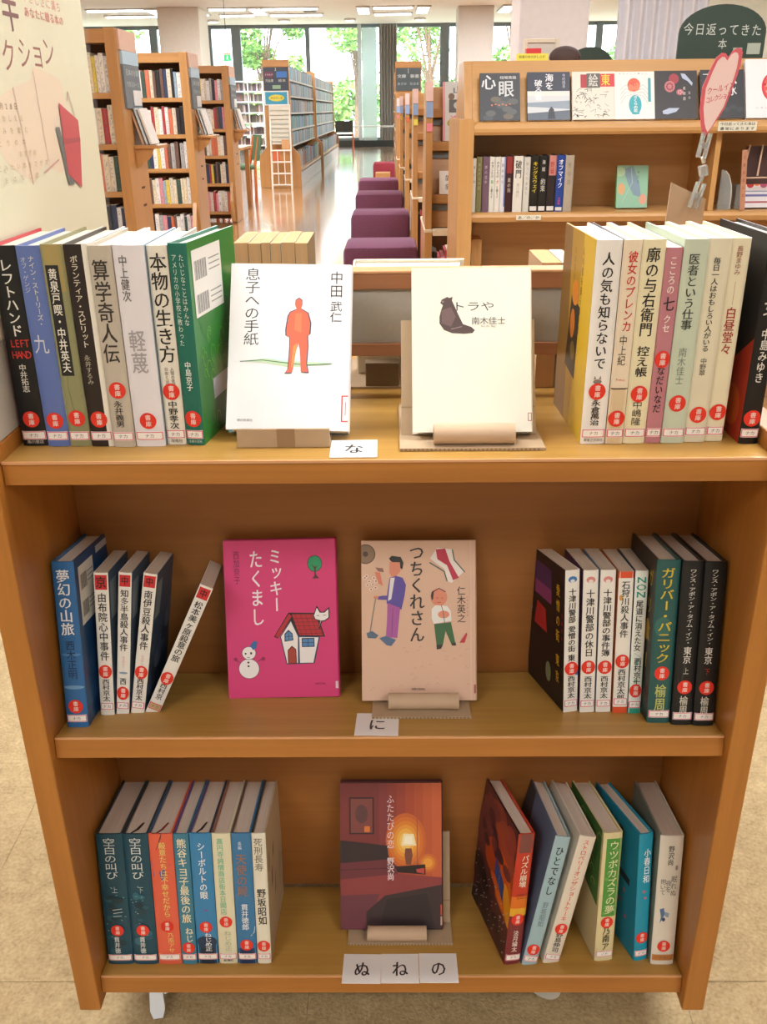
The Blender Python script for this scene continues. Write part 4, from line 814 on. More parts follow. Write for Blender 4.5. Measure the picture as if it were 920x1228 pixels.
def cvE(p, d, h):
    X = lambda a: (a-88)/552*d
    Y = lambda b_: (888-b_)/808*h
    q = lambda L_: [(X(a), Y(b_)) for a, b_ in L_]
    p.rect(0, 0, d, h, '7A3434')
    cols = ['84383A', '8E3C34', '9A4234', 'A84A32', 'B25232', 'BC5A34', 'C4603A']
    for i, c_ in enumerate(cols): a = 300+i*48; p.poly(q([(a, 80), (640, 80), (640, 660), (a, 660)]), c_)
    for i, c_ in enumerate(['C8642E', 'D2722E', 'DC8430', 'E69A3A', 'EEB04A', 'F4C868']): p.ell(X(445), Y(400), .026-.0036*i, .036-.005*i, c_, 26)
    for i, c_ in enumerate(['CC6C30', 'DA8434', 'E8A03C']): p.ell(X(565), Y(520), .012-.003*i, .012-.003*i, c_, 18)
    p.rect(X(505), Y(560), X(509), Y(140), 'A85030')
    p.rect(X(138), Y(362), X(272), Y(158), '3A2426'); p.rect(X(146), Y(354), X(264), Y(166), '7E4440'); p.ell(X(205), Y(250), .008, .012, '5E3A3E'); p.rect(X(220), Y(350), X(250), Y(318), 'D87838')
    p.poly(q([(88, 395), (345, 425), (352, 500), (88, 522)]), '332428'); p.poly(q([(88, 522), (352, 500), (400, 540), (400, 580), (88, 612)]), '6A2E38'); p.line(q([(88, 560), (380, 548)]), .001, '45222C'); p.poly(q([(88, 612), (400, 580), (640, 600), (640, 888), (88, 888)]), '8A3A3C')
    p.poly(q([(88, 700), (300, 690), (240, 888), (88, 888)]), '6A3440'); p.poly(q([(228, 790), (330, 700), (640, 640), (640, 888), (228, 888)]), '3A2A2C'); p.poly(q([(300, 888), (340, 720), (560, 690), (600, 888)]), '2E2224')
    p.poly(q([(385, 540), (550, 528), (552, 585), (400, 572)]), '2A1A1C'); p.poly(q([(500, 555), (545, 548), (545, 580), (505, 572)]), 'B84A48')
    p.poly(q([(442, 440), (476, 440), (482, 480), (472, 530), (446, 530), (438, 480)]), '7A4638'); p.poly(q([(432, 360), (488, 360), (502, 425), (420, 425)]), 'F6E6B8'); p.poly(q([(440, 372), (478, 372), (484, 415), (434, 415)]), 'FBF4DC')
    p.vtext('ふたたびの恋', X(362), Y(145), Y(442), .0098, 'EAD8DC'); p.vtext('野沢尚', X(362), Y(490), Y(618), .0090, 'E4D4D8', True)
    p.rect(.985*d, .10*h, d, .17*h, 'C84A30'); p.rect(.985*d, .03*h, d, .09*h, 'C8A89A')
faceout('dark red-orange photographic cover of a bedroom lamp, on the bottom shelf', -.0639, .0860, .1180, .1305, .1885, .016, 24, 0, cvE, cover='5A2E34', left='5A2E34', callno=False, pages='B8A28E')

def stand(label, z, deg, xb0, xb1, yb0, yb1, xt0, xt1, yt, rt, wallL, tilt, wally, dx=(0, 0)):
    r = empty('book_stand', SH(z, deg, 0, 0), label, 'book stand', None, (rad(-deg), 0, 0))
    mb = MB(); mb.box((xb0, yb0, .0002), (xb1, yb1, .0028), CARD); rnd = random.Random(1)
    mb.build('base_card', r)
    mb = MB()
    n = int((xb1-xb0)/.004)
    for i in range(n): mb.box((xb0+i*.004+.0008, yb0-.0006, .0006), (xb0+i*.004+.0024, yb0+.0002, .0024), plain('8A7458', .9, 'flute'))
    o = mb.build('corrugated_edge', r); o['kind'] = 'stuff'
    M = Matrix.Translation((0, wally, .003)) @ Matrix.Rotation(rad(-tilt), 4, 'X')
    mb = MB(); mb.box((xb0+.001+dx[0], 0, 0), (xb1-.001+dx[1], .0028, wallL), CARD, 0, M); bk = mb.build('back_card', r)
    mb = MB(); mb.box((xb0+.001+dx[0], -.0002, wallL*.235), (xb1-.001+dx[1], 0, wallL*.245), plain('94805F', .9, 'crease'), 0, M); mb.build('crease', bk)
    mb = MB(); N = 26; vs = []; fs = []
    for k in range(N):
        a = 2*math.pi*k/N
        for (x, q) in ((xt0, rt), (xt1, rt), (xt1, rt-.0012), (xt0, rt-.0012)): vs.append((x, yt+q*math.cos(a), .0029+rt+q*math.sin(a)))
    for k in range(N):
        a, b_ = 4*k, 4*((k+1) % N)
        for j in range(4): fs.append((a+j, a+(j+1) % 4, b_+(j+1) % 4, b_+j))
    mb.add(vs, fs, CARDT); mb.build('cardboard_roll', r, smooth=True)
    return r
stand('corrugated cardboard stand with paper roll under the cream cat cover', .7898, 0, .013, .149, .0215, .16, .045, .121, .0340, .0098, .112, 26, .0600, (.001, -.003))
stand('cardboard stand with a wide paper roll under the peach cover', .4783, 10, -.018, .091, .040, .15, .000, .078, .0590, .0092, .085, 14, .0880)
stand('cardboard stand with a shiny paper roll under the bedroom lamp cover', .1213, 9, -.054, .079, .051, .152, -.029, .046, .0580, .0092, .118, 15, .0900)
r = empty('book_stand', (0, 0, .7900), 'folded cardboard lip with darker tape, holding the white man cover', 'book stand')
mb = MB(); mb.box((-.141, .0490, 0), (-.053, .0515, .0185), CARD, .0006); mb.box((-.141, .0515, 0), (-.053, .15, .0020), CARD); mb.build('folded_card', r)
mb = MB(); mb.box((-.103, .0486, .0003), (-.086, .0490, .0187), plain('96785A', .5, 'brown_tape')); mb.build('tape_strip', r)

def kana(ch, x, y, z, deg, w_, d_, rot, label, group=None):
    r = empty('kana_card', (x, y, z), label, 'card', group, (rad(-deg), 0, rad(rot)))
    mb = MB(); mb.box((0, 0, 0), (w_, d_, .0007), plain('E6E4E2', .35, 'laminated_card', var=0), 0); mb.build('card', r)
    p = Print(lambda u, v, l: (u, v, .0007+.00012*l)); p.ch(ch, w_*.5, d_*.46, .0195, .026, '1E1C1C', True); p.build('kana_lettering', r)
kana('な', -.0520, .0195, .7902, 0, .0440, .0470, .5, 'white card with the kana na lying on the top shelf')
kana('に', *SH(.4783, 10, -.0360, .003), 10, .0465, .050, -1.5, 'white card with the kana ni lying on the middle shelf')
kana('ぬ', *SH(.1213, 9, -.0585, -.0125), 9, .0468, .048, -.8, 'white card with the kana nu, left one of three on the bottom shelf edge')
kana('ね', *SH(.1213, 9, -.0112, -.0125), 9, .0460, .048, 0, 'white card with the kana ne, middle one of three on the bottom shelf edge')
kana('の', *SH(.1213, 9, .0355, -.0118), 9, .0468, .048, 0, 'white card with the kana no, right one of three on the bottom shelf edge')

# ------------------------------------------------------------------ things on the far side of the cart top
for i, (x1, t) in enumerate([(-.0905, .0150), (-.1058, .0155), (-.1216, .0125), (-.1344, .0100), (-.1447, .0150), (-.1600, .0160)]):
    make_book('book', ['rightmost', 'second from right', 'third from right', 'third from left', 'second from left', 'leftmost'][i]+' of six tan-edged paperbacks behind the cart partition', 'tan paperbacks seen from their page edges on the far side of the cart', t, .152+.0008*(i % 2), d=.105, hard=False, cover=['8A7A5E', 'C9B08A', '7E8C84', 'BFA57E', '8C7458', 'B59A74'][i], pages='C9A678', loc=(x1, .425, .7900), yaw=180, callno=False)

make_book('book', 'small paperback with tan page edges at the right of the far side', None, .0215, .139, d=.100, hard=False, cover='B8926A', pages='CFA272', loc=(.1905, .345, .7900), yaw=180, callno=False)
make_book('book', 'small paperback with pale page edges beside the golden yellow cover', None, .0165, .139, d=.100, hard=False, cover='9A8A70', pages='E8E0CE', loc=(.2078, .345, .7900), yaw=180, callno=False)
r = make_book('book', 'cream book leaning back against the far side of the partition', None, .020, .152, d=.120, loc=(-.034, .325, .793), callno=False, cover='E9E4D4', pages='EDE6D4')
r.rotation_euler = (Matrix.Rotation(rad(24), 3, 'X') @ Matrix.Rotation(rad(-90), 3, 'Z')).to_euler()
r = empty('book_stand', (0, 0, .7898), 'brown cardboard stand seen under the partition on the far side of the cart', 'book stand')
mb = MB(); mb.box((-.050, .245, 0), (.055, .37, .0026), CARD); mb.box((-.024, .246, .0026), (.014, .262, .030), plain('7E6A52', .9, 'dark_card'), .001); mb.build('folded_card', r)

# petal sign on a clip, standing card
card = empty('standing_card', (0, .262, 0), 'tan cardboard sheet standing behind the right book group, holding a clip', 'cardboard')
mb = MB(); mb.prism([(.3040, 0, 1.0085), (.3425, 0, .9915), (.3330, 0, .7902), (.2950, 0, .7902)], (0, .003, 0), plain('B79A7C', .85, 'cardboard_sheet', var=.06, scale=40)); mb.build('card_sheet', card)
ht = empty('petal_sign', (0, .250, 0), 'pink heart-tipped petal sign with red writing, clipped above the right books', 'sign')
o_ = [(.3359, 1.1304), (.3395, 1.1300), (.3429, 1.1264), (.3468, 1.1325), (.3507, 1.1348), (.3545, 1.1340), (.3564, 1.1307), (.3560, 1.1195), (.3537, 1.1086), (.3459, 1.0801), (.3339, 1.0596), (.3294, 1.0536), (.3265, 1.0575), (.3240, 1.0632), (.3205, 1.0786), (.3205, 1.0989), (.3262, 1.1154), (.3310, 1.1265)]
cx_, cz_ = .3385, 1.095
mb = MB(); mb.prism([(x, 0, z) for x, z in o_], (0, .0010, 0), plain('D8606C', .5, 'pink_red_card', var=.02)); mb.build('petal_border', ht)
p = Print(lambda u, v, l: (u, -.0001*l-.0002, v)); p.poly([(cx_+(x-cx_)*.80, cz_+(z-cz_)*.90) for x, z in o_], 'F0D0CC')
def slant(txt, u0, u1, v0, dv, s):
    n = len(txt)
    for i, c in enumerate(txt): p.ch(c, u0+(u1-u0)*(i+.5)/n, v0+dv*i/n, s, s*1.35, 'C84A58', True)
slant('クールイン', .3255, .3525, 1.0960, .006, .0052); slant('コレクション', .3255, .3505, 1.0875, .006, .0046); p.build('petal_lettering', ht)
cp = empty('sign_clip', (0, .252, 0), 'clear plastic jointed clip holding the pink petal sign', 'clip')
def clipjaw(x, z, a, L_):
    mb = MB(); M = Matrix.Translation((x, 0, z)) @ Matrix.Rotation(rad(a), 4, 'Y')
    mb.box((-.0045, -.0045, -L_/2), (-.0022, .0045, L_/2), ACRYL, .0006, M); mb.box((.0022, -.0045, -L_/2), (.0045, .0045, L_/2), ACRYL, .0006, M); mb.box((-.0022, -.003, -L_*.12), (.0022, .003, L_*.12), ACRYL, .0004, M)
    mb.build('clip_jaw', cp)
clipjaw(.3300, 1.0450, 8, .024)
mb = MB(); mb.tube([(.3300, 0, 1.034), (.3322, 0, 1.028)], .0022, ACRYL, 8); mb.build('ball_joint', cp)
mb = MB(); M = Matrix.Translation((.3325, 0, 1.0205)) @ Matrix.Rotation(rad(-16), 4, 'Y'); mb.box((-.0042, -.0035, -.0055), (.0042, .0035, .0055), ACRYL, .001, M); mb.build('clip_link', cp)
mb = MB(); mb.tube([(.3322, 0, 1.0145), (.3310, 0, 1.009)], .0022, ACRYL, 8); mb.build('ball_joint', cp)
clipjaw(.3290, .9960, 14, .026)

# ------------------------------------------------------------------ display bookcase on the right
du = empty('display_bookcase', (0, 0, 0), 'long light wooden double-sided display bookcase with sloping top, right of the aisle', 'bookcase')
prof = [(2.90, 0), (3.52, 0), (3.52, 1.045), (2.90, 1.045)]
prof2 = [(3.00, 1.0455), (3.50, 1.0455), (3.36, 1.247), (3.102, 1.247)]
def sidep(x0, x1, name='side_panel'):
    mb = MB(); mb.prism([(x0, y, z) for y, z in prof], (x1-x0, 0, 0), W_UNITV); return mb.build(name, du)
sidep(.262, .318); sidep(2.9, 2.95)
mb = MB(); mb.prism([(.288, y, z) for y, z in prof2], (.030, 0, 0), W_UNITV); mb.build('upper_side_panel', du)
mb = MB(); mb.prism([(2.90, y, z) for y, z in prof2], (.030, 0, 0), W_UNITV); mb.build('upper_side_panel', du)
sl = [(2.975, 1.036), (2.995, 1.036), (3.117, 1.240), (3.105, 1.247)]
mb = MB(); mb.prism([(.3185, y, z) for y, z in [(2.99, 1.032), (3.03, 1.032), (3.135, 1.235), (3.100, 1.247)]], (2.58, 0, 0), W_UNIT); mb.build('sloping_board', du)
mb = MB(); mb.box((.3185, 3.100, 1.225), (2.899, 3.34, 1.247), W_UNIT, .003); mb.build('top_board', du)
mb = MB(); mb.prism([(.3185, y, z) for y, z in [(2.905, .990), (3.3, .990), (3.3, 1.034), (2.925, 1.034), (2.908, 1.027), (2.899, 1.012), (2.899, 1.0)]], (2.58, 0, 0), W_UNIT); mb.build('display_ledge', du)
for z in (.710, .400, .10):
    mb = MB(); mb.prism([(.3185, y, zz) for y, zz in [(2.925, z-.034), (3.22, z-.034), (3.22, z), (2.935, z), (2.922, z-.006), (2.918, z-.016)]], (2.58, 0, 0), W_UNIT); mb.build('shelf', du)
mb = MB(); mb.box((.3185, 3.222, .07), (2.899, 3.240, .989), W_UNIT); mb.build('back_board', du)
for x in (1.235, 2.08): mb = MB(); mb.box((x, 2.935, .711), (x+.02, 3.221, .989), W_UNITV); mb.build('divider', du)
mb = MB(); mb.box((.330, 3.02, .16), (.372, 3.14, .60), W_UNITV); mb.build('divider', du)
def lab(x0, x1, z0, z1, y, t_, name='shelf_label'):
    mb = MB(); mb.box((x0, y-.002, z0), (x1, y, z1), plain('DCD8C6', .5, 'label_card', var=0)); o = mb.build(name, du)
    p = Print(lambda u, v, l: (u, y-.002-.0002*l, v))
    n = len(t_)
    for k, s_ in enumerate(t_): p.htext(s_, x0+.006, x1-.006, z1-(z1-z0)*(k+.5)/n, (z1-z0)*.72/n, '3A362E', True)
    p.build('label_lettering', o)
lab(.492, .588, .684, .702, 2.9175, ['あ／の／か']); lab(1.222, 1.365, .997, 1.029, 2.898, ['今日返ってきた本は', '書架にあります'])
GA = 'novels on the middle shelf of the display bookcase'
sp = [('white narrow book, first on the display bookcase middle shelf', .0140, .197, 'D9D6CE', V(('海と月', .5, .9, .5, .008, '5A5A5A'))),
 ('olive green book on the display bookcase middle shelf', .0215, .203, '7E7B52', V(('あおぞらの庭', .5, .9, .4, .010, 'B8B48A'))),
 ('dull purple book on the display bookcase middle shelf', .0260, .203, '6E5566', V(('夢の途中', .5, .85, .5, .010, 'C8B8C0'))),
 ('white book with green letters, first of three white ones, display bookcase', .0200, .202, 'D6D4CC', V(('のきしたの', .5, .92, .62, .010, '3A3A3A', 1), ('猫', .5, .6, .5, .010, '5AA05A', 1), ('と暮らす', .5, .48, .25, .009, '3A3A3A'))),
 ('white book with red letters, second of three white ones, display bookcase', .0200, .202, 'D8D4CC', V(('のきしたの', .5, .92, .62, .010, '3A3A3A', 1), ('犬', .5, .6, .5, .010, 'C85050', 1), ('と暮らす', .5, .48, .25, .009, '3A3A3A'))),
 ('white book with blue edge, third of three white ones, display bookcase', .0190, .201, 'D2D2D6', V(('#r', .7, .1, 1, 1, '7A86B0'), ('雨あがり', .4, .9, .5, .009, '4A4A5A'))),
 ('dark red and black book on the display bookcase middle shelf', .0270, .203, '3A1E20', V(('#r', 0, .7, 1, 1, '8A2A2A'), ('黒の刻', .5, .62, .35, .012, 'C8B8A8', 1))),
 ('wide white book with large black title, display bookcase', .0360, .204, 'DAD6CC', V(('破門', .5, .93, .60, .024, '2A2826', 1), ('黒川博行', .5, .52, .26, .012, 'A8A090'))),
 ('greyish white book right of the wide white one, display bookcase', .0240, .200, 'C9C7BE', V(('ゆっくりあるく', .5, .92, .3, .010, '7A7A70'))),
 ('black book with bright yellow katakana title, display bookcase', .0330, .204, '1C1A18', V(('キングスウェイ', .55, .90, .34, .019, 'D8C028', 1), ('#r', .1, .02, .9, .10, 'D8D4D0'))),
 ('black book with white title right of the yellow-lettered one, display bookcase', .0310, .204, '1E1B1A', V(('海賊', .5, .95, .7, .012, 'C8C4BC', 1), ('約束', .5, .60, .36, .018, 'C0BCB4', 1), ('#r', .1, .02, .9, .10, 'D8D4D0'))),
 ('black book with pink upper half, display bookcase', .0330, .205, '2A2022', V(('#r', .15, .65, 1, 1, 'C08078'), ('野菊', .5, .9, .66, .016, 'A83A30', 1), ('#r', .1, .02, .9, .10, 'D8D4D0'))),
 ('blue book with bold white katakana title, display bookcase', .0310, .206, '22408C', V(('オフマイク', .5, .93, .42, .020, 'E8E8EC', 1), ('今野敏', .5, .26, .12, .010, 'C84878', 1), ('#r', .1, .02, .9, .08, 'D8D4D0'))),
 ('pale taupe book at the right end of the display bookcase row', .0330, .205, 'A89C8C', V(('冬の日', .5, .9, .45, .014, '7A6E62')))]
x = .3215
for (lb, t, h, cv, fn) in sp:
    if 'dull purple' in lb: x += .001
    if 'wide white' in lb: x += .002
    make_book('book', lb, GA, t, h, d=.13, cover=cv, spine=fn, loc=(x, 2.962, .7102), callno=False); x += t+.0012
# face-out covers on the sloping top (slope 62 deg)
def disp(label, xa, wd, ht_, cover, front, y=2.965, z=1.040, tilt=26, roll=0, t=.016, hard=True):
    r = make_book('book', label, 'covers shown face out on the display bookcase', t, ht_, d=wd, loc=(xa+wd, y, z), cover=cover, left=cover, front=front, callno=False, hard=hard)
    r.rotation_euler = (Matrix.Rotation(rad(-tilt), 3, 'X') @ Matrix.Rotation(rad(roll), 3, 'Y') @ Matrix.Rotation(rad(90), 3, 'Z')).to_euler(); return r
def c1(p, d, h):
    p.rect(0, 0, d, h, '3C4048'); rnd = random.Random(5)
    for i in range(12): p.ell(rnd.uniform(.1, .9)*d, rnd.uniform(.05, .5)*h, .02, .012, rnd.choice(['4A5258', '5A5E60', '363A42', '6A6258']), 10)
    p.ch('心', .22*d, .80*h, .055, .06, 'D8DCE0', True); p.ch('眼', .66*d, .66*h, .060, .066, 'C8CCD0', True); p.htext('相場英雄', .5*d, .92*d, .90*h, .013, 'D8D8DC')
    for i in range(6): p.ell((.3+.09*i)*d, (.32+.02*(i % 2))*h, .004, .003, 'C87850', 8)
def c2(p, d, h):
    p.rect(0, 0, d, h, '343A4C'); p.rect(0, 0, d, h*.58, 'C9CDD2'); p.rect(0, h*.50, d, h*.60, 'D8D8D4'); p.poly([(0, .36*h), (d, .40*h), (d, .22*h), (0, .28*h)], '8A98A8'); p.poly([(0, .14*h), (d, .20*h), (d, 0), (0, 0)], '5A6474'); p.poly([(.48*d, .02*h), (.66*d, .02*h), (.62*d, .22*h), (.56*d, .28*h), (.50*d, .2*h)], '2E3440')
    p.vtext('海を', .52*d, .96*h, .62*h, .032, 'E8E8EC', True); p.vtext('破る者', .26*d, .84*h, .40*h, .030, 'E0E2E8', True); p.vtext('今村翔吾', .86*d, .96*h, .66*h, .012, 'B8BCC8')
def c3(p, d, h):
    p.rect(0, 0, d, h, 'D9D4C8'); p.rect(.20*d, .66*h, .34*d, .94*h, 'A82A34'); p.rect(.34*d, .66*h, .66*d, .96*h, '5A5854'); p.rect(.66*d, .68*h, d, .95*h, 'C8343A'); p.ch('絵', .50*d, .81*h, .036, .05, 'C8C4BC', True); p.ch('東', .79*d, .82*h, .034, .046, 'E8C83A', True); rnd = random.Random(9)
    for i in range(46):
        u, v = rnd.uniform(.03, .9)*d, rnd.uniform(.03, .6)*h; p.line([(u, v), (u+rnd.uniform(-.012, .012), v+rnd.uniform(.004, .016)), (u+rnd.uniform(-.02, .02), v+rnd.uniform(0, .012))], .0018, rnd.choice(['3A3836', '7A766E', '9A968C'])); p.L -= 1
    p.L += 2
def c4(p, d, h):
    p.rect(0, 0, d, h, 'E4E2DE')
    for sx in (-1, 1):
        for k in range(4): p.line([(.5*d, (.62-.03*k)*h), ((.5+sx*.22)*d, (.72-.08*k)*h), ((.5+sx*.34)*d, (.62-.1*k)*h)], .0014, '9AA0A4')
    p.ell(.49*d, .72*h, .024, .026, 'E05A3C', 22); p.ell(.42*d, .66*h, .012, .014, 'E87A58'); p.ell(.56*d, .68*h, .012, .016, 'E87A58'); p.ell(.52*d, .30*h, .024, .038, '2AA0B0', 24); p.rect(.44*d, .10*h, .62*d, .18*h, '2AA0B0'); p.rect(.84*d, .36*h, .91*d, .86*h, '3A98A8'); p.vtext('さくらの花', .53*d, .50*h, .14*h, .016, 'F0E8E0', True); p.ch('心', .49*d, .74*h, .02, .02, 'C8302C', True)
    p.htext('あたらしい暮らし', .1*d, .85*d, .955*h, .007, '6A8A98')
def c5(p, d, h):
    p.rect(0, 0, d, h, '211C20'); p.ell(.46*d, .83*h, .019, .020, '9A2A38', 20); p.ell(.36*d, .67*h, .020, .022, 'B86A70', 20)
    for i in range(10): a = i*.63; p.ell(.36*d+.011*math.cos(a), .67*h+.012*math.sin(a), .003, .0035, '7A1E2C', 8)
    p.ell(.60*d, .55*h, .014, .012, 'A85A68', 16)
    for i in range(5): p.ell(.60*d+.007*math.cos(i*1.25), .55*h+.006*math.sin(i*1.25), .0025, .0025, 'E0A8A8', 8)
    p.poly([(.62*d, .94*h), (.72*d, .93*h), (.90*d, .74*h), (.88*d, .68*h), (.78*d, .78*h), (.66*d, .84*h)], 'A8B4CC'); p.poly([(.18*d, .16*h), (.34*d, .22*h), (.58*d, .22*h), (.50*d, .14*h), (.30*d, .09*h), (.2*d, .10*h)], 'A8B4CC')
    p.vtext('灰の', .82*d, .58*h, .38*h, .009, 'C8C0B8'); p.vtext('果樹園', .70*d, .68*h, .36*h, .010, 'C8C0B8')
def c6(p, d, h): p.rect(0, 0, d, h, '22242A'); p.vtext('汽水', .74*d, .92*h, .45*h, .030, 'E8E8EC', True); p.ch('一', .12*d, .90*h, .02, .03, 'D8D8DC'); [p.ell((.3+.15*i)*d, (.18+.05*(i % 2))*h, .014, .010, '30343C') for i in range(5)]
def c7(p, d, h):
    p.rect(0, 0, d, h, 'E2E0E4'); p.ell(.66*d, .52*h, .052, .060, 'C83038', 30); p.ell(.66*d, .52*h, .044, .051, 'D8504A', 28); rnd = random.Random(4)
    for i in range(18): p.ell((.66+rnd.uniform(-.26, .26))*d, (.52+rnd.uniform(-.18, .18))*h, .007, .006, rnd.choice(['E88A6A', 'B82028', 'E8B09A']), 9)
    p.htext('いちごの本', .2*d, .7*d, .17*h, .008, '6A6A70')
disp('dark grey cover with large pale kanji, first face-out on the display top', .345, .150, .182, '3C4048', c1, roll=0)
disp('navy and white seascape cover with white kanji, second on the display top', .524, .160, .184, '343A4C', c2)
disp('white sketched cover with red corner and yellow kanji on the display top', .693, .160, .184, 'D9D4C8', c3)
disp('white cover with orange and turquoise shapes on the display top', .851, .152, .182, 'E4E2DE', c4)
disp('black cover with red fruit and pale hands on the display top', 1.003, .160, .184, '211C20', c5)
disp('black cover behind the pink petal sign on the display top', 1.176, .164, .186, '22242A', c6)
disp('white cover with a big round red fruit, last on the display top', 1.346, .170, .225, 'E2E0E4', c7)
def c8(p, d, h):
    p.rect(0, 0, d, h, '8AB89C'); p.poly([(.2*d, .9*h), (.5*d, h), (.72*d, .6*h), (.8*d, .25*h), (.55*d, .3*h), (.4*d, .5*h)], '7A94A4'); p.ell(.15*d, .45*h, .014, .022, 'D0A070'); p.ell(.85*d, .2*h, .014, .020, 'D89A84'); p.ell(.1*d, .85*h, .02, .018, 'A8C8A0'); p.line([(.2*d, .15*h), (.5*d, .6*h), (.45*d, .95*h)], .002, 'A8C4BC'); p.vtext('みどり', .68*d, .9*h, .55*h, .010, '3A5048')
disp('pale green patterned book with a bright green edge on the middle shelf', .900, .122, .160, '5E9A4A', c8, y=3.02, z=.716, tilt=14, t=.022)
def c9(p, d, h): p.rect(0, 0, d, h, 'D8D4D8'); [p.ell((.15+.2*i)*d, (.72+.06*(i % 2))*h, .014, .012, ['B83030', 'D8703A', 'A84A6A', 'C8502A'][i % 4]) for i in range(4)]; p.rect(0, .35*h, d, .42*h, '6A6AA0'); p.rect(0, .15*h, d, .2*h, 'A8505A'); p.rect(0, .5*h, d, .53*h, '8A8AB0')
disp('white booklet with red fruit picture in a clear stand, right edge of the display bookcase', 1.392, .13, .118, 'D8D4D8', c9, y=2.985, z=.716, tilt=10, t=.004, hard=False)
hl = empty('acrylic_holder', (0, 0, 0), 'clear acrylic leaflet holder above the fruit booklet, right edge', 'holder')
mb = MB(); mb.box((1.375, 3.00, .80), (1.53, 3.004, .94), plain('4A3434', .4, 'dark_backing')); mb.build('backing', hl)
for x in (1.372, 1.420): mb = MB(); mb.tube([(x-.012 if x < 1.4 else x, 2.965, .835), (x+.012 if x < 1.4 else x+.012, 2.985, .945)], .0035, plain('C8A890', .3, 'amber_acrylic'), 8); mb.build('side_edge', hl)
mb = MB(); mb.tube([(1.362, 2.965, .835), (1.375, 2.955, .828), (1.53, 2.955, .830)], .003, plain('C8A890', .3, 'amber_acrylic'), 8); mb.build('lower_edge', hl)
mb = MB(); mb.box((1.36, 3.0, .712), (1.53, 3.06, .80), ACRYL, .002); mb.build('foot', hl)
an = empty('acrylic_bookend', (0, 0, 0), 'rounded clear acrylic bookend left of the wooden shelf sign', 'bookend')
ar = [(1.283, 2.97+0*k, .712+.0*k) for k in range(1)]
pts = [(1.285, 2.975, .712)]+[(1.285+.0475*(1-math.cos(a))*1.0, 2.975, .80+.055*math.sin(a)) for a in [math.pi/2*k/7 for k in range(8)]][::-1]
mb = MB(); mb.prism([(1.285, 2.975, .7105), (1.333, 2.975, .7105), (1.333, 2.975, .76), (1.328, 2.975, .80), (1.315, 2.975, .835), (1.300, 2.975, .852), (1.285, 2.975, .858)], (0, .004, 0), ACRYL); mb.build('plate', an)
mb = MB(); mb.tube([(1.334, 2.977, .712), (1.334, 2.977, .76), (1.329, 2.977, .80), (1.316, 2.977, .836), (1.300, 2.977, .853)], .0022, plain('E0D8C4', .2, 'bright_edge'), 6); mb.build('rim', an)
wr = empty('shelf_sign', (0, 0, 0), 'narrow upright pinkish-brown plastic strip sign on the display bookcase shelf', 'sign')
mb = MB(); M = Matrix.Translation((1.358, 2.932, .812)) @ Matrix.Rotation(rad(-5.5), 4, 'Y') ; mb.box((-.010, -.002, -.10), (.010, .001, .118), plain('B88468', .35, 'brown_plastic'), .0008, M); s_ = mb.build('strip', wr)
p = Print(lambda u, v, l: tuple(M @ Vector((u, -.002-.0002*l, v)))); p.vtext('文庫新着の本', 0, .105, -.06, .010, '8A4A38'); p.build('strip_lettering', wr)

SG = plain('2E4038', .55, 'dark_green_board', var=.03)
def arch(name, x0, x1, z0, z1, y, label, spring):
    r = empty(name, (0, 0, 0), label, 'sign'); c_ = (x0+x1)/2; a = (x1-x0)/2; b_ = z1-spring
    pts = [(x0, y, z0), (x1, y, z0)]+[(c_+a*math.cos(t), y, spring+b_*math.sin(t)) for t in [math.pi*k/18 for k in range(19)]]
    mb = MB(); mb.prism(pts, (0, .012, 0), SG); mb.build('board', r); return r
r = arch('arched_sign', 1.106, 1.435, 1.2475, 1.432, 3.13, 'dark green arched sign with white writing standing on the display bookcase', 1.335)
p = Print(lambda u, v, l: (u, 3.13-.0003*l, v)); 
for i, c in enumerate('今日返ってきた'): p.ch(c, 1.140+.043*i, 1.349-.001*i, .038, .042, 'C6CEC8')
p.ch('本', 1.275, 1.298, .034, .036, 'C6CEC8'); p.build('sign_lettering', r)
for (xa, xb, za, zb) in [(1.318, 1.352, 1.255, 1.285), (1.370, 1.420, 1.262, 1.300)]: mb = MB(); mb.box((xa, 3.1268, za), (xb, 3.1296, zb), plain('A8B0A4', .5, 'small_note')); mb.build('small_note', r)
arch('arched_sign', .785, .994, .0, 1.325, 3.70, 'small dark arched sign top behind the display bookcase', 1.24)
fr = empty('picture_frame', (0, 0, 0), 'small light wooden picture frame standing behind the yellow notice', 'frame')
FW = plain('D8CDB8', .5, 'pale_frame')
for (a, b_) in [((.535, 3.25, 1.247), (.550, 3.262, 1.331)), ((.657, 3.25, 1.247), (.672, 3.262, 1.331)), ((.550, 3.25, 1.316), (.657, 3.262, 1.331)), ((.550, 3.25, 1.247), (.657, 3.262, 1.260))]: mb = MB(); mb.box(a, b_, FW, .002); mb.build('frame_bar', fr)
mb = MB(); mb.box((.55, 3.255, 1.26), (.657, 3.260, 1.316), plain('C8C2B8', .6, 'frame_picture')); mb.build('picture', fr)
yn = empty('notice', (0, 0, 0), 'yellow strip notice standing on top of the display bookcase', 'sign'); mb = MB(); mb.box((.490, 3.12, 1.2475), (.612, 3.126, 1.272), plain('E8DC5A', .5, 'yellow_card')); mb.build('card', yn)
p = Print(lambda u, v, l: (u, 3.12-.0003*l, v)); p.htext('新着の本のおしらせ', .50, .60, 1.261, .011, '8A7A2A', True); p.build('notice_lettering', yn)
rn = empty('red_box', (0, 0, 0), 'small red and white box behind the yellow notice', 'box'); mb = MB(); mb.box((.535, 3.17, 1.2475), (.592, 3.21, 1.293), plain('C8323A', .5, 'red_box'), .002); mb.build('box_body', rn)
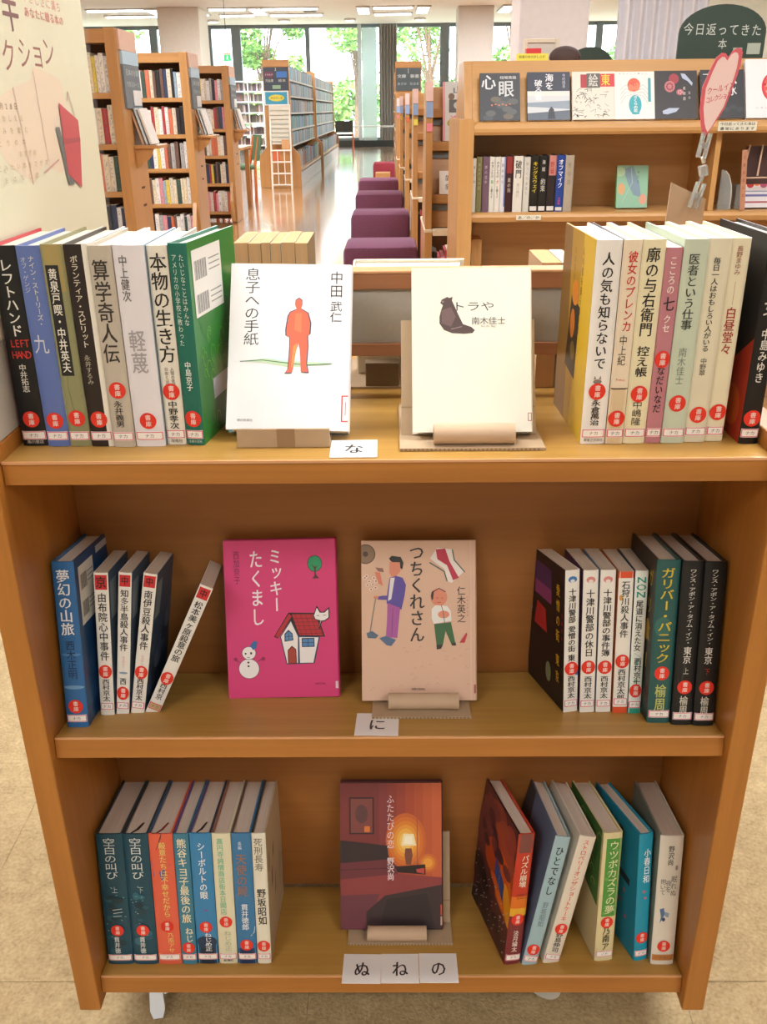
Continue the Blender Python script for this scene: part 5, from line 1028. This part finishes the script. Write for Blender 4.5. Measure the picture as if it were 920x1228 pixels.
gp = MB(); gp.ball((.69, 3.2, 1.262), (.062, .03, .040), plain('4A3A38', .8, 'dark_fur'), 18, 10); o = gp.build('cushion', smooth=True); tag(o, 'dark rounded shape behind the picture frame on the display bookcase', 'ornament')

# ------------------------------------------------------------------ far bookcases and their books
def spine_mat():
    m = D.materials.new('small_spine'); nt, N, L, P = nodes(m)
    oi = N.new('ShaderNodeObjectInfo'); tc = N.new('ShaderNodeTexCoord')
    mp = N.new('ShaderNodeMapping'); mp.inputs['Scale'].default_value = (2.5, 2.5, 18)
    n = N.new('ShaderNodeTexNoise'); n.inputs['Scale'].default_value = 1.0; n.inputs['Detail'].default_value = 1; n.noise_dimensions = '4D'
    cr = N.new('ShaderNodeValToRGB'); cr.color_ramp.elements[0].position = .52; cr.color_ramp.elements[1].position = .58; cr.color_ramp.elements[0].color = (0, 0, 0, 1)
    sx = N.new('ShaderNodeSeparateXYZ'); ax = N.new('ShaderNodeMath'); ax.operation = 'ABSOLUTE'; lt = N.new('ShaderNodeMath'); lt.operation = 'LESS_THAN'; lt.inputs[1].default_value = .26
    ml = N.new('ShaderNodeMath'); ml.operation = 'MULTIPLY'
    inv = N.new('ShaderNodeHueSaturation'); inv.inputs['Saturation'].default_value = .6; inv.inputs['Value'].default_value = .62
    mx = N.new('ShaderNodeMix'); mx.data_type = 'RGBA'
    L.new(tc.outputs['Object'], mp.inputs['Vector']); L.new(mp.outputs[0], n.inputs['Vector']); L.new(oi.outputs['Random'], n.inputs['W'])
    mw = N.new('ShaderNodeMath'); mw.operation = 'MULTIPLY'; mw.inputs[1].default_value = 50; L.new(oi.outputs['Random'], mw.inputs[0]); L.new(mw.outputs[0], n.inputs['W'])
    L.new(n.outputs['Fac'], cr.inputs['Fac']); L.new(tc.outputs['Object'], sx.inputs[0]); L.new(sx.outputs['X'], ax.inputs[0]); L.new(ax.outputs[0], lt.inputs[0])
    L.new(cr.outputs[0], ml.inputs[0]); L.new(lt.outputs[0], ml.inputs[1]); L.new(ml.outputs[0], mx.inputs['Factor'])
    L.new(oi.outputs['Color'], inv.inputs['Color']); L.new(oi.outputs['Color'], mx.inputs['A']); L.new(inv.outputs[0], mx.inputs['B'])
    L.new(mx.outputs['Result'], P.inputs['Base Color']); P.inputs['Roughness'].default_value = .45
    return m
SPM = spine_mat()
PG2 = plain('E2D8C4', .9, 'far_page_edges')
sb = MB()
pr_ = [(-.5, .5), (-.5, -.47), (-.3, -.5), (.3, -.5), (.5, -.47), (.5, .5)]
sb.prism([(x, y, 0) for x, y in pr_], (0, 0, .97), SPM); sb.box((-.42, -.42, .97), (.42, .48, .975), PG2)
SBM = sb.mesh('small_book')
PAL = [('cream', 'D2C8B4'), ('white', 'E4E0DA'), ('white', 'DAD8D6'), ('cream', 'E0D2B4'), ('grey', 'A9A8A6'), ('black', '2A282A'), ('red', 'A8343A'), ('pink', 'D88E98'), ('dark blue', '33405E'),
       ('light blue', '9AB0C0'), ('brown', '6E5246'), ('dark green', '40564C'), ('white', 'E2DCD4'), ('orange', 'CC6A44'), ('yellow', 'D8C04C'), ('black', '322E32'), ('cream', 'D6C8B0')]
NB = [0]
ORD = ['first', 'second', 'third', 'fourth', 'fifth', 'sixth', 'seventh', 'eighth', 'ninth', 'tenth', 'eleventh', 'twelfth']
def fill_row(x_right, x_left, y, z, hmax, rnd, shelf_txt, case_txt, pal=None):
    x = x_right; cnt = {}
    pal = pal or PAL
    while x > x_left:
        t = rnd.uniform(.020, .034); nm, hx = rnd.choice(pal); h = hmax*rnd.uniform(.86, 1.0)
        if rnd.random() < .03: x -= .012
        cnt[nm] = cnt.get(nm, 0)+1
        o = D.objects.new('book', SBM); COL.objects.link(o); o.location = (x-t/2, y+.065, z+.0005); o.scale = (t, .13, h/.975); o.color = lin(hx)
        g = '%s books on %s of %s' % (nm, shelf_txt, case_txt); tag(o, '%s %s-spined book from the right on %s of %s' % (ORD[cnt[nm]-1], nm, shelf_txt, case_txt), 'book', g); NB[0] += 1
        x -= t+.0012
def stuff_row(mb, p0, dirv, depthv, L_, z, hmax, rnd, tmin=.02, tmax=.034, pal=PAL):
    p0 = Vector(p0); dv = Vector(dirv); qv = Vector(depthv); s_ = 0
    while s_ < L_:
        t = rnd.uniform(tmin, tmax); h = hmax*rnd.uniform(.85, 1); a = p0+dv*s_; b_ = a+dv*(t*.94)
        P_ = [a, b_, b_+qv, a+qv]; vs = [(p.x, p.y, z) for p in P_]+[(p.x, p.y, z+h) for p in P_]
        mb.add(vs, [(0, 3, 2, 1), (4, 5, 6, 7), (0, 1, 5, 4), (1, 2, 6, 5), (2, 3, 7, 6), (3, 0, 4, 7)], plain(rnd.choice(pal)[1], .5, 'far_spine', var=0)); s_ += t
SGR = plain('6C757C', .6, 'grey_sign_panel', var=.08, scale=30); SBL = plain('A9C4D6', .5, 'pale_blue_sign'); PEACH = plain('D2A78C', .5, 'peach_laminate', var=.03)
ROWS = [(1.180, 'the top shelf'), (.915, 'the second shelf'), (.660, 'the third shelf'), (.390, 'the fourth shelf'), (.110, 'the lowest shelf')]
def lcase(xr, Y, xmin, names, seed, skip=()):
    label, ctxt = names; rnd = random.Random(seed); W_ = 1.9; x0 = xr-W_
    r = empty('tall_bookcase', (xr, Y, 0), label, 'bookcase')
    def part(name, mb, parent=r): o = mb.build(name, parent); o.location = (-xr, -Y, 0) if parent is r else (0, 0, 0); return o
    mb = MB(); mb.box((xr-.06, Y, 0), (xr, Y+.42, 1.50), W_CASE, .002); sp_ = part('side_panel', mb)
    mb = MB(); mb.box((x0, Y, 0), (x0+.06, Y+.42, 1.50), W_CASE); part('side_panel', mb)
    mb = MB(); mb.prism([(xr-.05, Y, .02), (xr-.05, Y-.10, .02), (xr-.05, Y-.09, .22), (xr-.05, Y, .40)], (.03, 0, 0), W_CASE); part('foot_bracket', mb)
    mb = MB(); mb.box((x0+.06, Y+.01, 1.428), (xr-.06, Y+.41, 1.495), W_CASEH); part('top_rail', mb)
    mb = MB(); mb.box((x0+.06, Y+.20, .02), (xr-.06, Y+.22, 1.43), plain('7E5634', .7, 'case_back')); part('back_board', mb)
    for z, _ in ROWS: mb = MB(); mb.box((x0+.06, Y+.012, z-.030), (xr-.06, Y+.2, z), W_CASEH); part('shelf', mb)
    for z, _ in ROWS: mb = MB(); mb.box((x0+.06, Y+.22, z-.030), (xr-.06, Y+.41, z), W_CASEH); part('rear_shelf', mb)
    # end signs
    mb = MB(); mb.box((xr, Y+.03, 1.395), (xr+.012, Y+.39, 1.497), PEACH); part('header_plate', mb)
    mb = MB(); mb.box((xr, Y+.05, 1.325), (xr+.016, Y+.39, 1.393), SBL); part('subject_plate', mb)
    mb = MB(); mb.box((xr, Y+.05, 1.10), (xr+.014, Y+.39, 1.323), SGR); sg = part('sign_plate', mb)
    p = Print(lambda u, v, l: (xr+.0145+.0004*l-0, Y+u, v)); p.htext('日本の小説', .09, .36, 1.285, .035, 'AEB8BC', True); p.htext('作家名あ〜な', .09, .36, 1.225, .030, '9AA6AC', True)
    o = p.build('sign_lettering', sg)
    mb = MB(); mb.box((xr+.015, Y+.20, 1.115), (xr+.018, Y+.37, 1.195), plain('DCDCDC', .5, 'notice_paper')); part('notice_paper', mb)
    lt_ = MB(); lt_.box((xr, Y+.14, .885), (xr+.14, Y+.40, .905), W_CASEH, .004); part('leaflet_ledge', lt_)
    bk_ = MB(); bk_.prism([(xr, Y+.16, .885), (xr+.11, Y+.16, .885), (xr+.09, Y+.16, .84), (xr+.03, Y+.16, .79), (xr, Y+.16, .78)], (0, .012, 0), W_CASE); part('ledge_bracket', bk_)
    for k in range(3):
        lf = MB(); M = Matrix.Translation((xr+.045+.022*k, 0, .906)) @ Matrix.Rotation(rad(-16), 4, 'Y'); lf.box((0, Y+.17, 0), (.012, Y+.36, .20), plain(['C7A284', 'C9D8E0', 'DAD6CE'][k], .5, 'leaflet', var=.1), 0, M)
        o = lf.build('leaflet_book', None); tag(o, ['tan', 'pale blue', 'white'][k]+' booklet leaning on the end ledge of '+ctxt, 'booklet')
    for z in (.66, .56): mb = MB(); mb.box((xr, Y+.22, z), (xr+.002, Y+.29, z+.012), plain('3A2A20', .6, 'slot')); part('slot', mb)
    for z, st in ROWS:
        if st in skip: continue
        fill_row(xr-.064, xmin, Y+.03, z, .205, rnd, st, ctxt)
    mb = MB()
    for z, st in ROWS: stuff_row(mb, (xmin-.04, Y+.03, 0), (-1, 0, 0), (0, .13, 0), xmin-.05-x0-.07, z, .205, rnd); stuff_row(mb, (xr-.07, Y+.39, 0), (-1, 0, 0), (0, -.13, 0), W_-.15, z, .205, rnd)
    tag(mb.build('book_row'), 'remaining rows of closely packed books in '+ctxt, 'books', kind='stuff')
lcase(-1.485, 4.75, -1.84, ('nearest tall wooden bookcase on the left, beside the yellow poster', 'the nearest left bookcase'), 1)
lcase(-1.560, 7.00, -2.06, ('second tall wooden bookcase on the left, behind the nearest one', 'the second left bookcase'), 2, ())
lcase(-1.618, 9.25, -2.00, ('third tall wooden bookcase on the left, furthest of the row of three', 'the third left bookcase'), 3, ())

# long case in the middle distance, its end panel toward us and shelves along its right side
mc = empty('long_bookcase', (-1.66, 13.9, 0), 'long wooden bookcase with dark sign and blue poster on its end panel', 'bookcase')
def mpart(name, mb, parent=mc, mv=True):
    o = mb.build(name, parent)
    if mv: o.location = (1.66, -13.9, 0)
    return o
ep = [(-1.98, 0), (-1.356, 0), (-1.356, .46), (-1.40, .50), (-1.47, .58), (-1.47, 1.752), (-1.855, 1.752), (-1.855, .58), (-1.93, .50), (-1.98, .46)]
for (y, nm) in ((13.9, 0), (18.4, 1), (18.9, 2), (25.0, 3)):
    mb = MB(); mb.prism([(x, y, z) for x, z in ep], (0, .05, 0), W_CASE); mpart('end_panel', mb)
mb = MB(); mb.box((-1.855, 13.88, 1.66), (-1.47, 13.899, 1.755), W_CASEH); mpart('top_strip', mb)
for (ya, yb) in ((13.95, 18.4), (18.95, 25.0)):
    mb = MB(); mb.box((-1.68, ya, .1), (-1.66, yb, 1.70), plain('8A6844', .7, 'mid_back')); mpart('spine_board', mb)
    for z in (.60, .82, 1.05, 1.28, 1.50):
        mb = MB(); mb.box((-1.66, ya, z-.022), (-1.475, yb, z), plain('C2BCB0', .5, 'pale_shelf')); mpart('shelf', mb)
        mb = MB(); mb.box((-1.85, ya, z-.022), (-1.68, yb, z), plain('C2BCB0', .5, 'pale_shelf')); mpart('shelf', mb)
    mb = MB(); mb.prism([(-1.66, ya, .30), (-1.37, ya, .22), (-1.365, ya, .26), (-1.66, ya, .34)], (0, yb-ya, 0), W_CASEH); mpart('sloping_shelf', mb)
    mb = MB(); mb.box((-1.96, ya, 0), (-1.37, yb, .20), plain('DAD8D6', .4, 'pale_plinth')); mpart('plinth', mb)
BL = [('a', 'A8A298'), ('b', '4A4448'), ('c', '8E4A44'), ('d', '6E8C9A'), ('e', 'B8B0A0'), ('f', '3E5A78'), ('g', 'B07860'), ('h', '5A5E50')]+[('blue', '4E96C0'), ('blue', '5AA0C8'), ('teal', '4EA89C'), ('brown', '8A6A50')]
rnd = random.Random(12); mb = MB()
for (ya, yb) in ((13.97, 18.38), (18.97, 24.98)):
    for z in (.60, .82, 1.05, 1.28, 1.50): stuff_row(mb, (-1.49, ya, 0), (0, 1, 0), (-.13, 0, 0), yb-ya-.05, z, .19, rnd, .03, .06, BL)
    stuff_row(mb, (-1.40, ya, 0), (0, 1, 0), (-.06, 0, 0), yb-ya-.1, .255, .27, rnd, .10, .16, BL)
tag(mb.build('book_row'), 'rows of blue, red and pale books along the right side of the long bookcase', 'books', kind='stuff')
mb = MB(); mb.box((-1.845, 13.875, 1.35), (-1.485, 13.899, 1.655), plain('3A4450', .5, 'dark_sign')); sg = mpart('sign_board', mb)
p = Print(lambda u, v, l: (u, 13.872-.0008*l, v)); p.rect(-1.83, 1.52, -1.70, 1.60, '6A3A50'); p.rect(-1.655, 1.52, -1.50, 1.60, '3A70B8'); p.rect(-1.72, 1.37, -1.60, 1.42, '8AA88A'); p.ch('3', -1.665, 1.63, .05, .05, 'C8C8C0', True); p.htext('児童書', -1.82, -1.70, 1.48, .04, 'C8C8C0'); p.htext('絵本', -1.63, -1.52, 1.48, .04, 'C8C8C0'); p.htext('よみもの', -1.825, -1.705, 1.56, .028, 'D8C8D0'); p.build('sign_lettering', sg)
mb = MB(); mb.box((-1.85, 13.88, 1.150), (-1.495, 13.899, 1.345), plain('E2E8EC', .5, 'poster_border')); po = mpart('end_poster', mb)
p = Print(lambda u, v, l: (u, 13.879-.0008*l, v)); p.rect(-1.835, 1.165, -1.51, 1.33, '3A94B0'); p.ell(-1.67, 1.25, .115, .045, 'D8C84A'); p.htext('おはなし会', -1.76, -1.58, 1.25, .035, '6A6A2A', True); p.build('poster_print', po)
lr = empty('leaflet_rack', (-1.62, 13.66, 0), 'tall white wire leaflet rack standing against the long bookcase end', 'rack')
WW = plain('E8E2D8', .4, 'white_wire', var=0)
def lp(nm, mb): o = mb.build(nm, lr); o.location = (1.62, -13.66, 0)
for x in (-1.765, -1.475): mb = MB(); mb.tube([(x, 13.60, 0), (x, 13.76, 1.16)], .014, WW, 8); lp('upright', mb)
for z in (.06, .22, .38, .54): mb = MB(); mb.tube([(-1.765, 13.62, z), (-1.475, 13.62, z)], .012, WW, 6); lp('rung', mb)
for x in (-1.67, -1.57): mb = MB(); mb.tube([(x, 13.62, .06), (x, 13.62, .54)], .007, WW, 6); lp('wire', mb)
mb = MB(); mb.box((-1.76, 13.72, .62), (-1.48, 13.73, 1.15), plain('CFCABA', .6, 'leaflet_sheets')); lp('sheet_panel', mb)
for k in range(8): mb = MB(); mb.box((-1.755, 13.705, .66+.06*k), (-1.485, 13.719, .665+.06*k), plain('AEB4AC', .5, 'pocket_edge')); lp('pocket_edge', mb)
for (xa, za, hx, lb) in [(-1.74, .40, 'C8643C', 'orange'), (-1.60, .56, 'C89A6A', 'tan')]: mb = MB(); mb.box((xa, 13.63, za), (xa+.11, 13.635, za+.13), plain(hx, .5, 'leaflet_'+lb)); tag(mb.build('leaflet'), lb+' leaflet in the white wire rack', 'leaflet')

# white steel shelving at the far left
wc = empty('steel_shelving', (-3.3, 22.0, 0), 'white steel bookshelf rows far away beyond the third left bookcase', 'bookcase')
WS = plain('E6E8EA', .4, 'white_steel')
def wl(x): return 22.0+(x+3.6)*1.1
for x in (-4.4, -3.6, -3.30, -3.0): mb = MB(); mb.box((x-.012, wl(x), 0), (x+.012, wl(x)+.4, 1.70), WS); o = mb.build('post', wc); o.location = (3.3, -22, 0)
mb2 = MB(); rnd = random.Random(3)
for k, z in enumerate((.30, .54, .80, 1.02, 1.25, 1.47, 1.68)):
    mb = MB(); mb.prism([(-4.4, wl(-4.4), z), (-3.0, wl(-3.0), z), (-3.0, wl(-3.0)+.4, z), (-4.4, wl(-4.4)+.4, z)], (0, 0, .028), WS); o = mb.build('shelf', wc); o.location = (3.3, -22, 0)
    if z < 1.6: d_ = Vector((1, 1.1, 0)).normalized(); stuff_row(mb2, (-4.38, wl(-4.38)+.06, 0), d_[:], (-.07, .1, 0), 2.0, z+.028, .17, rnd, .03, .05, [('a', '7A6A6E'), ('b', '9A8E8C'), ('c', 'C2BAB4'), ('d', '5A5258'), ('e', '86604E'), ('f', '6A6E64')])
tag(mb2.build('book_row'), 'muted book rows in the far white steel bookshelf', 'books', kind='stuff')

# reading table and green chairs beyond the left bookcases
tb_ = empty('reading_table', (-2.02, 10.7, 0), 'wooden reading table beside the third left bookcase', 'table')
mb = MB(); mb.box((-.42, -.45, .67), (.33, .45, .70), W_CASEH, .004); mb.build('tabletop', tb_)
for (x, y) in ((-.36, -.39), (.27, -.39), (-.36, .39), (.27, .39)): mb = MB(); mb.box((x-.025, y-.025, 0), (x+.025, y+.025, .669), W_CASE); mb.build('leg', tb_)
def chair(x, y, rz, label, mat, wd=.42):
    r = empty('reading_chair', (x, y, 0), label, 'chair', None, (0, 0, rad(rz)))
    mb = MB(); mb.box((-wd/2, -.21, .40), (wd/2, .20, .455), mat, .02); mb.build('seat', r)
    mb = MB(); n = 8; vs = []
    pts = [(-wd/2+wd*i/n, .21+.05*math.sin(math.pi*i/n), .50) for i in range(n+1)]; pts += [(p[0], p[1]+.03, p[2]) for p in reversed(pts)]
    mb.prism(pts, (0, .05, .30), mat); mb.build('backrest', r)
    for sx in (-1, 1):
        mb = MB(); mb.tube([(sx*(wd/2-.02), .19, 0), (sx*(wd/2-.02), .20, .45), (sx*(wd/2-.02), .27, .78)], .020, plain('B8602E', .4, 'orange_wood'), 8); mb.build('leg', r)
        mb = MB(); mb.tube([(sx*(wd/2-.02), -.18, 0), (sx*(wd/2-.02), -.18, .40)], .020, plain('B8602E', .4, 'orange_wood'), 8); mb.build('leg', r)
    return r
GREENF = plain('4E6A4C', .85, 'green_fabric', var=.1)
chair(-1.96, 11.6, -72, 'green-backed wooden reading chair right of the reading table', GREENF)
chair(-2.12, 10.0, 180, 'green wooden reading chair partly hidden by the third left bookcase', GREENF)
chair(-1.28, 26.8, 180, 'small orange wooden chair far away by the window sill', plain('3A3C38', .8, 'dark_seat'), .5)
st_ = empty('window_table', (-.9, 28.4, 0), 'low dark table under the far window', 'table')
mb = MB(); mb.box((-.9, -.3, .60), (1.2, .3, .64), plain('C8CCC4', .4, 'pale_tabletop')); mb.build('tabletop', st_)
for x in (-.8, 1.1): mb = MB(); mb.box((x-.03, -.25, 0), (x+.03, .25, .60), DARK); mb.build('leg', st_)
ex = empty('exit_sign', (-3.18, 19, 0), 'small green emergency exit sign hanging above the third left bookcase', 'sign')
mb = MB(); mb.box((-.07, 0, 1.97), (.07, .03, 2.09), emis('1FA85A', .9, 'exit_green')); mb.build('sign_box', ex)
mb = MB(); mb.box((-.075, 0, 2.092), (.075, .03, 2.125), PEACH); mb.build('hanger_plate', ex)
mb = MB(); mb.tube([(0, .015, 2.125), (0, .015, H)], .006, DARK, 6); mb.build('hanger_rod', ex)
p = Print(lambda u, v, l: (u, -.001*l, v)); p.ell(.0, 2.062, .010, .010, 'F0FFF4'); p.poly([(-.015, 2.05), (.02, 2.052), (.01, 2.02), (.03, 1.985), (.015, 1.985), (-.002, 2.01), (-.03, 1.99), (-.012, 2.02)], 'F0FFF4'); p.build('running_figure', ex)

# case end with dark sign at the far right of the aisle
rc = empty('signed_bookcase', (.27, 13.9, 0), 'wooden bookcase end with dark sign beyond the magazine racks', 'bookcase')
mb = MB(); mb.box((-.19, 0, 0), (.19, .05, 1.70), W_CASE, .003); mb.build('end_panel', rc)
mb = MB(); mb.box((-.19, -.02, 1.63), (.19, -.001, 1.715), W_CASEH); mb.build('top_strip', rc)
mb = MB(); mb.box((-.18, -.02, 1.33), (.18, -.002, 1.628), plain('4A585C', .5, 'slate_sign')); sg = mb.build('sign_board', rc)
p = Print(lambda u, v, l: (u, -.021-.0008*l, v)); p.htext('文庫', -.16, -.03, 1.52, .05, 'C8D0D0', True); p.htext('新書', .03, .16, 1.52, .05, 'C8D0D0', True); p.htext('あさか', -.16, -.02, 1.42, .04, 'B8C4C4'); p.htext('なはま', .02, .16, 1.42, .04, 'B8C4C4'); p.line([(0, 1.56), (0, 1.62)], .008, 'C8D0D0'); p.build('sign_lettering', sg)
mb = MB(); mb.box((-.01, .05, .05), (.01, 8, 1.68), plain('8A6844', .7, 'mid_back')); mb.build('spine_board', rc)
for z in (.25, .50, .78, 1.05, 1.32): mb = MB(); mb.box((-.19, .05, z-.022), (-.01, 8, z), plain('C2BCB0', .5, 'pale_shelf')); mb.build('shelf', rc); mb = MB(); mb.box((.01, .05, z-.022), (.19, 8, z), plain('C2BCB0', .5, 'pale_shelf')); mb.build('shelf', rc)
mb = MB(); mb.box((-.19, 4.0, 0), (.19, 4.05, 1.70), W_CASE); mb.build('end_panel', rc); mb = MB(); mb.box((-.19, 8.0, 0), (.19, 8.05, 1.70), W_CASE); mb.build('end_panel', rc)
mb = MB(); rnd = random.Random(44)
for z in (.25, .50, .78, 1.05, 1.32): stuff_row(mb, (.09, 13.97, 0), (0, 1, 0), (.13, 0, 0), 3.8, z, .20, rnd, .03, .05, BL)
tag(mb.build('book_row'), 'book rows on the left side of the far bookcase with dark sign', 'books', kind='stuff')

# magazine racks along the right of the aisle
GSLOT = plain('6E7678', .5, 'grey_slot'); TRIM = plain('E2CFB2', .5, 'pale_trim')
ordn = ['nearest', 'second', 'third', 'fourth', 'fifth']
for k, (x, Y) in enumerate([(.172, 3.85), (.152, 5.62), (.130, 7.38), (.100, 9.10), (.080, 10.80)]):
    r = empty('magazine_rack', (x, Y, 0), '%s wooden magazine rack along the right side of the aisle' % ordn[k], 'magazine rack')
    W_ = 1.7
    mb = MB(); mb.box((0, 0, 0), (.035, .62, .528), W_CASE, .002); mb.build('lower_side_panel', r)
    mb = MB(); mb.box((W_-.035, 0, 0), (W_, .62, .528), W_CASE, .002); mb.build('lower_side_panel', r)
    mb = MB(); mb.box((-.004, -.004, .528), (.037, .62, .541), TRIM, .003); mb.build('side_trim', r)
    mb = MB(); mb.box((.037, -.006, .512), (W_-.037, .08, .541), TRIM, .004); mb.build('ledge', r)
    mb = MB(); mb.prism([(.002, .02, .541), (.002, .50, .541), (.002, .34, 1.20), (.002, .02, 1.20)], (.031, 0, 0), W_CASE); mb.build('upper_side_panel', r)
    mb = MB(); mb.prism([(W_-.033, .02, .541), (W_-.033, .50, .541), (W_-.033, .34, 1.20), (W_-.033, .02, 1.20)], (.031, 0, 0), W_CASE); mb.build('upper_side_panel', r)
    mb = MB(); mb.box((.001, .014, 1.115), (.034, .0195, 1.20), plain('E8C6C0', .5, 'pink_label')); mb.build('post_label', r)
    mb = MB(); mb.box((.001, .014, 1.045), (.034, .0195, 1.112), plain('8FA6CC', .5, 'blue_label')); mb.build('post_label', r)
    mb = MB(); mb.box((.005, .014, .985), (.031, .0195, 1.020), plain(['E88A9A', 'E8D85A', 'D8683A', 'C8A03A', 'D8808A'][k], .5, 'round_label%d' % k)); mb.build('post_label', r)
    yb = lambda z: .12+(z-.541)*.30
    mb = MB(); mb.prism([(.036, yb(.541), .541), (.036, yb(.541)+.02, .541), (.036, yb(1.18)+.02, 1.18), (.036, yb(1.18), 1.18)], (W_-.072, 0, 0), W_CASEH); mb.build('back_board', r)
    for z in (.68, .92, 1.07):
        mb = MB(); mb.box((.036, yb(z)-.055, z-.028), (W_-.036, yb(z)-.002, z+.016), W_CASEH, .004); mb.build('rail', r)
        mb = MB(); mb.box((.036, yb(z-.05)-.012, z-.062), (W_-.036, yb(z-.05)-.004, z-.034), GSLOT); mb.build('slot_strip', r)
    mb = MB(); mb.box((.036, .03, .09), (W_-.036, .58, .12), W_CASEH); mb.build('lower_shelf', r)
    mb = MB(); mb.box((.036, .56, .12), (W_-.036, .58, .51), plain('5A4230', .7, 'rack_back')); mb.build('lower_back', r)
    rnd = random.Random(60+k); mb = MB(); stuff_row(mb, (x+.04, Y+.05, 0), (1, 0, 0), (0, .2, 0), .9, .1205, .33, rnd, .010, .02, [('a', 'C85060'), ('b', 'E0DAD4'), ('c', '2A2426'), ('d', 'D89098'), ('e', 'E6E2DE')])
    tag(mb.build('magazine_row'), 'red and white back issues in the base of the %s magazine rack' % ordn[k], 'magazines', kind='stuff')
def mag(x, Y, z, w_, h, base, fn, label):
    r = empty('magazine', (x, Y, z), label, 'magazine', None, (rad(-16.7), 0, 0)); mb = MB(); mb.box((0, 0, 0), (w_, .006, h), plain(base, .35, 'magazine_cover')); mb.build('cover', r)
    p = Print(lambda u, v, l: (u, -.0003*l, v)); fn(p, w_, h); p.build('cover_print', r)
def m1(p, w_, h):
    p.rect(0, 0, w_, h, 'C9C8C6'); p.rect(0, 0, .02*w_+.008, h, 'D88A98'); p.htext('山溪', .32*w_, .98*w_, .86*h, .036, '2E3034', True); p.rect(.2*w_, .48*h, w_, .70*h, '4A4844'); p.ell(.55*w_, .60*h, .030, .020, 'B8B4AC'); p.ell(.55*w_, .60*h, .016, .010, '3A3836'); p.ell(.28*w_, .75*h, .015, .016, '6A5038'); p.htext('Walk', .3*w_, .95*w_, .40*h, .022, 'C86A84', True); p.ell(.22*w_, .30*h, .012, .014, 'A8963C'); p.rect(.3*w_, .08*h, .7*w_, .26*h, '8AA0C0')
mag(.262, 4.03, .938, .150, .275, 'C9C8C6', m1, 'grey magazine with black title and pink lettering on the nearest rack')
mag(.245, 3.955, .698, .14, .11, 'DAD6D0', lambda p, w_, h: (p.rect(0, 0, w_, h, 'DAD6D0'), p.htext('雑誌', .2*w_, .8*w_, .68*h, .03, '7A6A64', True), p.htext('新刊', .2*w_, .8*w_, .3*h, .03, '8A7A74', True)), 'small pale notice on the lower slot of the nearest magazine rack')

# upholstered cube stools down the aisle
for k, (x0, x1, Y, mt, lab_) in enumerate([(-.262, .155, 4.42, PURPLE, 'nearest dark purple cube stool in the aisle'), (-.290, .145, 6.15, PURPLE, 'second dark purple cube stool in the aisle'), (-.318, .118, 7.85, PURPLE, 'third dark purple cube stool in the aisle'),
                                (-.345, .088, 9.6, PURPLE, 'fourth and furthest dark purple cube stool in the aisle'), (-.245, .065, 13.0, MAROON, 'red cube stool beyond the purple ones in the aisle')]):
    r = empty('cube_stool', ((x0+x1)/2, Y, 0), lab_, 'stool')
    w_ = (x1-x0)/2; mb = MB(); mb.box((-w_, 0, .04), (w_, .42, .388), mt, .035); mb.build('cushion', r, smooth=True)
    mb = MB(); mb.box((-w_+.03, .03, 0), (w_-.03, .39, .04), DARK); mb.build('base', r)
bx_ = empty('wooden_box', (-.20, 12.2, 0), 'small light wooden step beside the red stool', 'box'); mb = MB(); mb.box((0, 0, 0), (.20, .3, .30), W_CASEH, .005); mb.build('box_body', bx_)
print('small books', NB[0])
